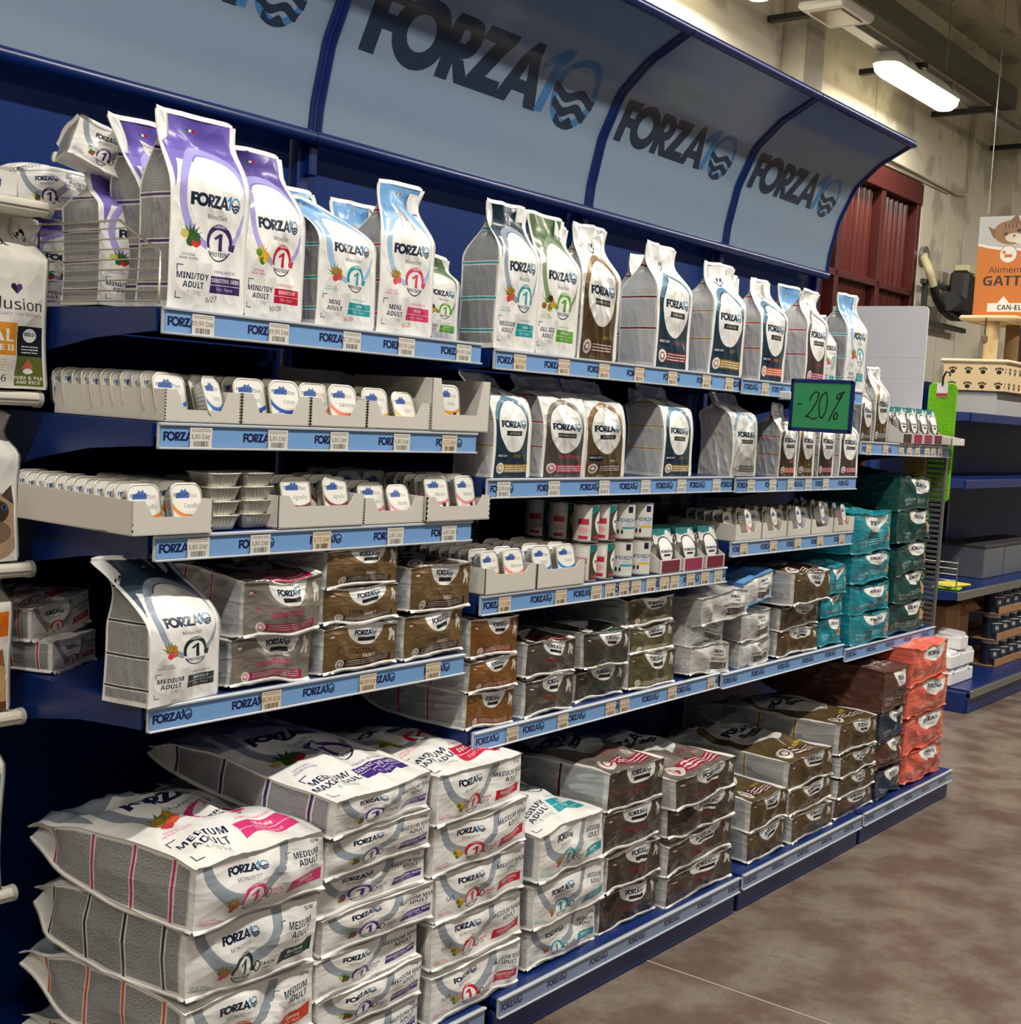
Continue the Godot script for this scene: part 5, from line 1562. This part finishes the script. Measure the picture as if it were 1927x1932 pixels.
func green_mat() -> StandardMaterial3D:
	var n := FastNoiseLite.new()
	n.frequency = .12
	n.seed = 4
	var im := n.get_seamless_image(128, 128)
	var m := mat(Color8(124, 204, 30), .95)
	im.bump_map_to_normal_map(8.0)
	m.normal_enabled = true
	m.normal_texture = ImageTexture.create_from_image(im)
	m.uv1_triplanar = true
	m.uv1_scale = Vector3.ONE * 8.0
	return m

func stroke(k: Ink, pts: Array, c: Color) -> void:
	for i in pts.size() - 1:
		var a := Vector2(pts[i][0], pts[i][1])
		var b := Vector2(pts[i + 1][0], pts[i + 1][1])
		var n := (b - a).orthogonal().normalized() * 3.6
		k.poly([PackedVector2Array([a + n, b + n, b - n, a - n])], c)
		k.disc(b.x, b.y, 3.6, 3.6, c)

func extr_uv(w: float, h: float, th: float) -> ArrayMesh:
	# a thin board whose front (+z) carries the whole picture, with plain edges
	var v := PackedVector3Array([Vector3(-w, -h, th) * .5, Vector3(w, -h, th) * .5, Vector3(w, h, th) * .5, Vector3(-w, h, th) * .5, Vector3(-w, -h, -th) * .5, Vector3(w, -h, -th) * .5, Vector3(w, h, -th) * .5, Vector3(-w, h, -th) * .5])
	var st := SurfaceTool.new()
	st.begin(Mesh.PRIMITIVE_TRIANGLES)
	st.set_smooth_group(-1)
	for q in [[0, 1, 2, 3], [5, 4, 7, 6], [4, 0, 3, 7], [1, 5, 6, 2], [3, 2, 6, 7], [4, 5, 1, 0]]:
		for i in [0, 2, 1, 0, 3, 2]:
			var p := v[q[i]]
			st.set_uv(Vector2(p.x / w + .5, .5 - p.y / h))
			st.add_vertex(p)
	st.generate_normals()
	return st.commit()

# ------------------------------------------------------------------ the white rack beside the first bay
func build_rack() -> void:
	var ys := [1.986, 1.603, 1.249, .934, .548]
	var zs := [-.338, -.352, -.362, -.38, -.392]
	var r := thing("white_rack", "white metal rack with rounded shelf edges beside the blue bays", "shelving", Vector3(-.7, 0, -.7))
	part("back_panel", bx(1.36, 2.1, .02), M.white_metal, r, Vector3(0, 1.05, -.02))
	for i in 5:
		var d: float = .7 + zs[i]
		var sh := part("shelf", bx(1.36, .026, d - .02), M.white_metal, r, Vector3(0, ys[i] - .02, d * .5 - .01))
		var o: Vector3 = sh.position
		part("rounded_edge", extr(rr(.036, .03, .012, 4), 1.36), M.white_metal, sh, Vector3(0, ys[i] - .019, d - .016) - o, Vector3(0, PI / 2, 0))
		part("edge_groove", bx(1.36, .003, .003), mat(Color8(120, 116, 108), .6), sh, Vector3(0, ys[i] - .021, d + .002) - o)
		part("end_cap", cyl(.018, .012), mat(Color8(176, 174, 168), .5), sh, Vector3(.686, ys[i] - .019, d - .016) - o, Vector3(0, 0, PI / 2))
	part("base_plinth", bx(1.36, .14, .3), M.white_metal, r, Vector3(0, .07, .16))
	var bw := Color8(196, 194, 190)
	var ws := Color8(222, 220, 216)
	# the prints of the four bags (only the strip beside the blue bay shows)
	var k := Ink.new(448, 640, Color8(222, 219, 212))
	write(k, "Exclusion", 440, 330, 42, Color8(30, 30, 40), "regular", 1.0)
	write(k, "Mediterraneo Veterinary Diet Formula", 440, 366, 13, Color8(150, 120, 160), "regular", 1.0)
	k.poly([pv([.5, 0, 0, .6, .1, .95, .4, .95, .5, .75, .6, .95, .9, .95, 1.0, .6], 330, 292, 40)], Color8(84, 50, 110))
	k.poly([pv([.5, 0, 0, .6, .1, .95, .4, .95, .5, .75], 330, 292, 40)], Color8(30, 26, 44))
	k.rect(60, 400, 290, 120, Color8(208, 138, 40))
	write(k, "RENAL", 342, 448, 46, WHITE, "bold", 1.0)
	write(k, "PHASE II", 342, 492, 22, WHITE, "bold", 1.0)
	k.rect(352, 410, 96, 112, Color8(24, 26, 40))
	k.disc(398, 444, 26, 26, WHITE)
	write(k, "MED", 398, 440, 14, Color8(24, 26, 40))
	k.lines(368, 484, 64, 3, 11, 4, WHITE, 2)
	k.rect(352, 522, 96, 108, Color8(92, 104, 40))
	k.poly([pv([0, 0, .5, .8, 1.0, 0], 372, 566, 44)], Color8(206, 96, 80))
	k.disc(396, 576, 16, 10, WHITE)
	write(k, "PORK & PEA", 398, 600, 12, WHITE)
	write(k, "AND RICE", 398, 616, 12, WHITE)
	k.lines(70, 536, 250, 5, 9, 3, Color8(170, 140, 100), 5)
	write(k, "2/26", 290, 606, 26, Color8(30, 30, 34), "regular", .5, -.08)
	write(k, "d", 330, 80, 60, Color8(50, 50, 54), "serif")
	design("rack_renal", fin(k), bw, null, bw, ws, .45)
	var cat := Ink.new(320, 512, Color8(226, 224, 220))
	animal(cat, 258, 330, 80, Color8(66, 52, 44), Color8(176, 150, 122), Color8(60, 110, 170))
	design("rack_cat", fin(cat), bw, null, bw, ws, .45)
	var lion := Ink.new(320, 512, Color8(226, 222, 216))
	lion.rect(120, 150, 200, 90, Color8(222, 110, 24))
	animal(lion, 250, 370, 84, Color8(150, 104, 58), Color8(196, 160, 110), Color8(90, 60, 30))
	lion.rect(0, 480, 320, 32, Color8(110, 60, 30))
	design("rack_orange", fin(lion), bw, null, bw, ws, .45)
	var pup := Ink.new(320, 512, Color8(226, 224, 220))
	pup.rect(60, 150, 260, 60, Color8(96, 176, 186))
	write(pup, "Diet", 296, 110, 26, Color8(120, 118, 116), "regular", 1.0)
	animal(pup, 262, 320, 78, Color8(190, 166, 150), Color8(206, 184, 168), Color8(150, 110, 90))
	design("rack_puppy", fin(pup), bw, null, bw, ws, .45)
	stand("rack_renal", -.33, -.012, -.35, 1.604, .345, .12, "white bag with orange and green label panels on the white rack", {"neck": .98, "tap": .75, "flare": 1.1, "wr": .006})
	stand("rack_cat", -.28, -.052, -.37, 1.25, .3, .12, "white bag printed with a brown cat on the white rack", {"neck": .96, "tap": .7, "wr": .006})
	stand("rack_orange", -.28, -.045, -.39, .935, .29, .12, "white and orange bag printed with a tawny animal on the white rack", {"neck": .98, "tap": .75, "wr": .006})
	stand("rack_puppy", -.28, -.05, -.4, .549, .35, .12, "white bag with pale teal band and a puppy on the white rack", {"neck": .98, "tap": .75, "wr": .006})
	var bxk := Ink.new(256, 128, Color8(228, 227, 224))
	bxk.rect(0, 36, 120, 42, Color8(226, 84, 42))
	bxk.rect(0, 24, 140, 5, Color8(150, 150, 156))
	dog_outline(bxk, 150, 92, 56, Color8(26, 50, 130))
	var c := thing("medicine_box", "white carton with orange stripe and blue dog on top of the rack", "box", Vector3(-.16, 1.987, -.42))
	part("box_body", bx(.19, .048, .08), M.white_card, c, Vector3(0, .024, 0))
	part("box_print", extr_uv(.186, .046, .001), tmat(fin(bxk), .5), c, Vector3(0, .024, .0408))

func animal(k: Ink, x: float, y: float, s: float, dark: Color, pale: Color, eye: Color) -> void:
	k.disc(x, y + s * 1.0, s * .95, s * 1.2, pale)
	k.disc(x, y, s * .8, s * .72, pale)
	k.poly([PackedVector2Array([Vector2(x - s * .75, y - s * .2), Vector2(x - s * .6, y - s * 1.05), Vector2(x - s * .1, y - s * .6)])], dark)
	k.poly([PackedVector2Array([Vector2(x + s * .75, y - s * .2), Vector2(x + s * .6, y - s * 1.05), Vector2(x + s * .1, y - s * .6)])], dark)
	k.disc(x, y + s * .1, s * .5, s * .5, dark)
	k.disc(x - s * .28, y - s * .1, s * .13, s * .12, eye)
	k.disc(x + s * .28, y - s * .1, s * .13, s * .12, eye)
	k.disc(x - s * .28, y - s * .1, s * .06, s * .1, Color8(16, 16, 18))
	k.disc(x + s * .28, y - s * .1, s * .06, s * .1, Color8(16, 16, 18))
	k.disc(x, y + s * .24, s * .1, s * .07, Color8(20, 16, 16))
	k.disc(x, y + s * 1.0, s * .6, s * .5, dark.lerp(pale, .5))

# ------------------------------------------------------------------ beyond the aisle end
func build_far() -> void:
	var X0 := 6.18
	var b := thing("gondola_bay", "far blue gondola with cardboard boxes, beyond the aisle gap", "shelving", Vector3(X0, 0, 0))
	part("back_panel", bx(3.6, 1.95, .03), M.blue_dark, b, Vector3(1.8, .98, -1.15))
	part("upright", bx(.04, 1.97, .06), M.blue, b, Vector3(.02, .985, -1.12))
	part("upright", bx(.04, 1.97, .06), M.blue, b, Vector3(1.3, .985, -1.12))
	for e in [[1.755, -.56], [1.36, -.56], [.7, -.55]]:
		var sh := part("shelf", bx(3.5, .03, 1.1 + e[1]), M.blue, b, Vector3(1.77, e[0] - .015, (e[1] - 1.1) * .5))
		part("front_rail", bx(3.5, .05, .01), M.steel if e[0] < 1.0 else M.blue, sh, Vector3(0, -.012, (1.1 + e[1]) * .5 + .005))
		part("bracket", extr(PackedVector2Array([Vector2(0, 0), Vector2(-.54, 0), Vector2(-.54, -.14), Vector2(-.3, -.1), Vector2(-.1, -.055), Vector2(0, -.046)]), .006), M.blue, sh, Vector3(-1.755, .014, (1.1 + e[1]) * .5), Vector3(0, -PI / 2, 0))
	part("base_deck", bx(3.5, .03, .7), M.blue, b, Vector3(1.75, .13, -.77))
	part("base_rail", bx(3.5, .045, .012), M.steel, b, Vector3(1.75, .115, -.416))
	part("kick_plate", bx(3.5, .095, .02), M.blue, b, Vector3(1.75, .048, -.44))
	part("end_plate", bx(.012, .12, .68), M.blue, b, Vector3(0, .062, -.78))
	# goods on it
	var kb := thing("cardboard_box", "open brown cardboard box on the far base deck", "box", Vector3(6.72, .146, -.86))
	part("box_body", bx(.42, .42, .3), M.kraft, kb, Vector3(0, .21, 0))
	part("flap", bx(.2, .004, .12), M.kraft, kb, Vector3(.1, .425, .18), Vector3(.7, 0, 0))
	part("tape", bx(.05, .43, .302), mat(Color8(176, 142, 100), .4), kb, Vector3(.02, .21, 0))
	var i := 0
	for e in [[6.36, .146], [6.36, .246], [6.5, .146], [6.5, .246], [6.37, .346], [6.24, .146], [6.24, .246]]:
		var c := thing("white_carton", ["white opened carton at the foot of the pile by the cardboard box", "white opened carton in the pile by the cardboard box"][1 if e[1] > .15 else 0], "carton", Vector3(e[0], e[1], -.62), "white cartons by the cardboard box")
		part("box_body", bx(.13, .075, .16), M.white_card, c, Vector3(0, .038, 0))
		part("wrap", bevel_box(Vector3(.125, .03, .15), .012), mat(Color8(204, 206, 208), .25), c, Vector3(0, .085, 0), Vector3(.1, .2 * (i % 3), .08))
		i += 1
	var ck := Ink.new(256, 96, Color8(34, 44, 66))
	ck.disc(130, 50, 60, 40, Color8(60, 66, 80))
	write(ck, "Brit", 128, 46, 34, WHITE)
	ck.rect(0, 0, 256, 8, Color8(200, 200, 196))
	var cmat := tmat(fin(ck), .4)
	for lv in 3:
		var t := thing("cardboard_tray", "shallow brown cardboard tray of jars, %s of three on the far deck" % ["lowest", "middle", "topmost"][lv], "tray", Vector3(7.42, .146 + lv * .17, -.72))
		part("tray_floor", bx(.7, .006, .3), M.kraft, t, Vector3(0, .003, 0))
		part("tray_front", bx(.7, .05, .006), M.kraft, t, Vector3(0, .026, .15))
		part("tray_back", bx(.7, .05, .006), M.kraft, t, Vector3(0, .026, -.15))
		for q in 4:
			var j := thing("food_jar", "dark blue labelled jar in the %s cardboard tray" % ["lowest", "middle", "topmost"][lv], "jar", Vector3(7.16 + q * .17, .153 + lv * .17, -.64), "jars in cardboard trays")
			part("jar_body", cyl(.055, .14), mat(Color8(34, 44, 66), .3), j, Vector3(0, .07, 0))
			part("jar_lid", cyl(.056, .02), mat(Color8(190, 190, 186), .4), j, Vector3(0, .146, 0))
			part("jar_print", extr_uv(.08, .07, .002), cmat, j, Vector3(-.03, .07, .05), Vector3(0, -.55, 0))
	# translucent bins, wire divider and green cloths on the middle deck
	for q in 3:
		var t := thing("storage_bin", ["translucent plastic bin on the far middle shelf, beside the wire divider", "translucent plastic bin between two others on the far middle shelf", "last translucent plastic bin on the far middle shelf"][q], "bin", Vector3(7.3 + q * .42, .701, -.85), "translucent bins")
		part("bin_body", bx(.4, .2, .3), mat(Color8(96, 102, 112), .3), t, Vector3(0, .1, 0))
		part("bin_rim", bx(.41, .02, .31), mat(Color8(60, 58, 58), .5), t, Vector3(0, .205, 0))
		for w in 3: part("rib", bx(.004, .18, .302), mat(Color8(120, 124, 132), .4), t, Vector3(-.12 + w * .12, .1, 0))
	var wd := thing("wire_divider", "small wire divider on the far middle shelf", "divider", Vector3(6.2, .701, -.66))
	for w in 5: part("cross_wire", tube(PackedVector3Array([Vector3(0, .03 + w * .035, -.1), Vector3(0, .03 + w * .035, .1)]), .003, 5), M.chrome, wd)
	for w in 2: part("frame_wire", tube(PackedVector3Array([Vector3(0, .0, -.1 + w * .2), Vector3(0, .2, -.1 + w * .2)]), .004, 5), M.chrome, wd)
	for w in 2: tag(part("folded_cloth", bevel_box(Vector3(.24, .014, .16), .005), mat([Color8(150, 200, 40), Color8(206, 190, 60)][w], .9), self, Vector3(6.36, .709 + w * .016, -.66), Vector3(0, .2 - .4 * w, 0)), ["green folded cloth lying on the far middle shelf", "yellow folded cloth on top of the green one"][w], "cloth")
	var pk := thing("pink_bag", "pink bag with a barcode on the far top shelf", "bag", Vector3(7.98, 1.756, -.62))
	part("bag_body", bevel_box(Vector3(.3, .24, .1), .03), mat(Color8(196, 72, 92), .4), pk, Vector3(0, .12, 0))
	part("barcode", bx(.002, .05, .06), M.white_card, pk, Vector3(-.151, .05, 0))
	var pg := thing("grey_panel", "grey carton under the paw print cat house", "carton", Vector3(7.45, 1.756, -.84))
	part("box_body", bx(.8, .15, .3), mat(Color8(170, 170, 168), .6), pg, Vector3(0, .075, 0))
	cat_tree()
	sign_orange()
	wall_machine()

func paw(k: Ink, x: float, y: float, s: float) -> void:
	var c := Color8(36, 30, 28)
	k.disc(x, y + s * .3, s * .42, s * .34, c)
	for i in 4: k.disc(x + (i - 1.5) * s * .34, y - s * (.25 + .14 * (1 - absf(i - 1.5))), s * .15, s * .2, c)

func cat_tree() -> void:
	var k := Ink.new(256, 256, Color8(216, 192, 150))
	for q in 5:
		for w in 5: paw(k, 30 + q * 52 + (w % 2) * 22, 26 + w * 52, 20)
	var m := tmat(fin(k), .9)
	m.uv1_scale = Vector3.ONE * 2.0
	var t := thing("cat_tree", "beige cat tree with paw prints on the far gondola", "cat tree", Vector3(7.45, 1.907, -.84))
	part("cat_house", bx(.86, .18, .4), m, t, Vector3(0, .09, 0))
	part("house_roof", bevel_box(Vector3(.9, .025, .44), .01), mat(Color8(222, 204, 168), .9), t, Vector3(0, .19, 0))
	part("scratching_post", cyl(.045, .26), mat(Color8(206, 180, 136), .95), t, Vector3(-.15, .335, 0))
	part("scratching_post", cyl(.045, .26), mat(Color8(120, 92, 60), .95), t, Vector3(.12, .335, .05))
	part("platform", bevel_box(Vector3(.62, .035, .38), .014), m, t, Vector3(.05, .48, 0))
	part("hanging_string", cyl(.004, .12), M.black, t, Vector3(-.28, .42, 0))
	part("toy", bevel_box(Vector3(.04, .06, .04), .015), mat(Color8(110, 96, 84), .9), t, Vector3(-.28, .34, 0))

func sign_orange() -> void:
	var k := Ink.new(512, 512, Color8(204, 116, 34))
	k.disc(230, 30, 380, 150, WHITE)
	k.disc(230, 20, 380, 146, Color8(186, 188, 192))
	# a dozing tabby kitten
	var fur := Color8(142, 104, 70)
	k.disc(330, 70, 130, 76, Color8(196, 178, 156))
	k.disc(170, 84, 96, 62, fur)
	k.poly([PackedVector2Array([Vector2(86, 70), Vector2(44, 50), Vector2(80, 116)])], fur.darkened(.15))
	k.poly([PackedVector2Array([Vector2(150, 30), Vector2(190, -10), Vector2(214, 46)])], fur.darkened(.15))
	for q in 4: k.rect(132 + q * 18, 38, 6, 26, fur.darkened(.45))
	k.disc(140, 92, 12, 7, Color8(40, 36, 30))
	k.disc(206, 76, 12, 8, Color8(40, 36, 30))
	k.disc(184, 112, 46, 24, Color8(216, 204, 190))
	k.disc(182, 102, 8, 6, Color8(150, 90, 84))
	k.disc(214, 126, 34, 16, Color8(226, 220, 212))
	k.disc(160, 196, 46, 46, WHITE)
	k.ring(160, 196, 46, 46, 4, Color8(204, 116, 34))
	k.rect(140, 196, 40, 16, Color8(204, 116, 34))
	k.disc(138, 186, 9, 9, Color8(204, 116, 34))
	write(k, "Alimenti", 66, 276, 30, Color8(30, 20, 14), "regular", 0.0, 0.0, 1.2)
	write(k, "GATTI", 42, 332, 50, Color8(24, 16, 12), "bold", 0.0, 0.0, 1.15)
	k.rect(74, 446, 290, 44, WHITE)
	k.poly([PackedVector2Array([Vector2(124, 446), Vector2(154, 410), Vector2(186, 446)])], WHITE)
	write(k, "CAN-ELIS G", 220, 468, 26, Color8(24, 18, 14))
	var s := thing("aisle_sign", "orange hanging sign with a kitten photo and dark lettering", "sign", Vector3(7.5, 2.755, -.715))
	part("board", extr_uv(.66, .66, .006), tmat(fin(k), .5), s, Vector3.ZERO, Vector3(0, -PI / 2, 0))
	part("hanger", cyl(.003, 2.9), M.steel, s, Vector3(0, 1.8, -.28))
	part("hanger", cyl(.003, 2.9), M.steel, s, Vector3(0, 1.8, .28))

func wall_machine() -> void:
	var o := Vector3(9.3, 2.5, -1.8)
	var r := thing("exhaust_blower", "dark motor blower on a steel wall frame", "machine", o)
	part("frame_bar", bx(.85, .04, .04), M.dark_metal, r, Vector3(9.2, 2.81, -1.9) - o)
	part("frame_bar", bx(1.0, .04, .04), M.dark_metal, r, Vector3(9.3, 2.5, -1.9) - o)
	part("frame_post", bx(.04, .35, .04), M.dark_metal, r, Vector3(8.84, 2.655, -1.9) - o)
	part("housing", bevel_box(Vector3(.3, .36, .16), .03), M.black, r, Vector3(9.42, 2.76, -1.8) - o, Vector3(0, 0, -.15))
	part("motor", cyl(.07, .22), M.black, r, Vector3(9.2, 2.68, -1.78) - o, Vector3(0, 0, PI / 2))
	part("motor_cap", cyl(.075, .06), M.dark_metal, r, Vector3(9.08, 2.68, -1.78) - o, Vector3(0, 0, PI / 2))
	part("pressure_pipe", cyl(.022, .38), mat(Color8(206, 200, 170), .5), r, Vector3(9.66, 2.77, -1.76) - o)
	part("pipe_flange", cyl(.06, .025), M.steel, r, Vector3(9.64, 2.58, -1.78) - o)
	part("pipe_flange", cyl(.06, .025), M.steel, r, Vector3(9.64, 2.62, -1.78) - o)
	part("cover_plate", bx(.22, .06, .12), mat(Color8(206, 200, 160), .5), r, Vector3(9.52, 2.98, -1.82) - o)
	var o2 := Vector3(8.98, 3.03, -1.99)
	var hz := thing("exhaust_hose", "black flexible hose with a cream end bent from the wall", "hose", o2)
	var c := Curve3D.new()
	c.add_point(Vector3(8.98, 3.03, -1.98))
	c.add_point(Vector3(8.82, 2.9, -1.87), Vector3(.0, .09, -.06), Vector3(.02, -.05, .0))
	c.add_point(Vector3(8.95, 2.69, -1.84), Vector3(-.04, .07, 0), Vector3(.06, -.06, 0))
	c.add_point(Vector3(9.25, 2.575, -1.82), Vector3(-.12, .02, 0), Vector3(.12, -.01, 0))
	c.add_point(Vector3(9.56, 2.6, -1.78), Vector3(-.12, .0, 0), Vector3.ZERO)
	var p1 := PackedVector3Array()
	var p2 := PackedVector3Array()
	for i in 37:
		var q := c.sample_baked(c.get_baked_length() * i / 36.0) - o2
		if i <= 12: p1.append(q)
		if i >= 12: p2.append(q)
	part("cream_end", tube(p1, .033, 10), mat(Color8(200, 190, 150), .6), hz)
	part("black_tube", tube(p2, .036, 10), M.black, hz)
	part("wall_flange", cyl(.08, .03), M.steel, hz, Vector3(0, 0, .01), Vector3(PI / 2, 0, 0))

# ------------------------------------------------------------------
func _ready() -> void:
	# camera
	var cam := Camera3D.new()
	cam.name = "camera"
	add_child(cam)
	cam.transform = Transform3D(Basis(CR, CU, -CF), CP)
	cam.fov = rad_to_deg(2.0 * atan(966.0 / FOC))
	cam.near = .05
	cam.far = 60.0
	cam.current = true
	# surroundings: a closed hall lit by its fluorescent lamps
	var we := WorldEnvironment.new()
	we.name = "environment"
	var env := Environment.new()
	env.background_mode = Environment.BG_COLOR
	env.background_color = Color(.02, .02, .025)
	env.tonemap_mode = Environment.TONE_MAPPER_LINEAR
	env.tonemap_exposure = 1.95
	env.sdfgi_enabled = true
	env.ssao_enabled = true
	env.ssil_enabled = true
	we.environment = env
	add_child(we)
	build_materials()
	build_hall()
	build_gondola()
	build_opposite()
	build_rack()
	build_designs()
	build_trays()
	build_tins()
	build_base_row()
	build_top_shelf()
	build_second_shelf()
	build_fourth_shelf()
	build_tray_shelves()
	build_fittings()
	build_far()
	for k in proto:
		if proto[k] is Node: proto[k].free()
	print("built in ", Time.get_ticks_msec(), " ms")
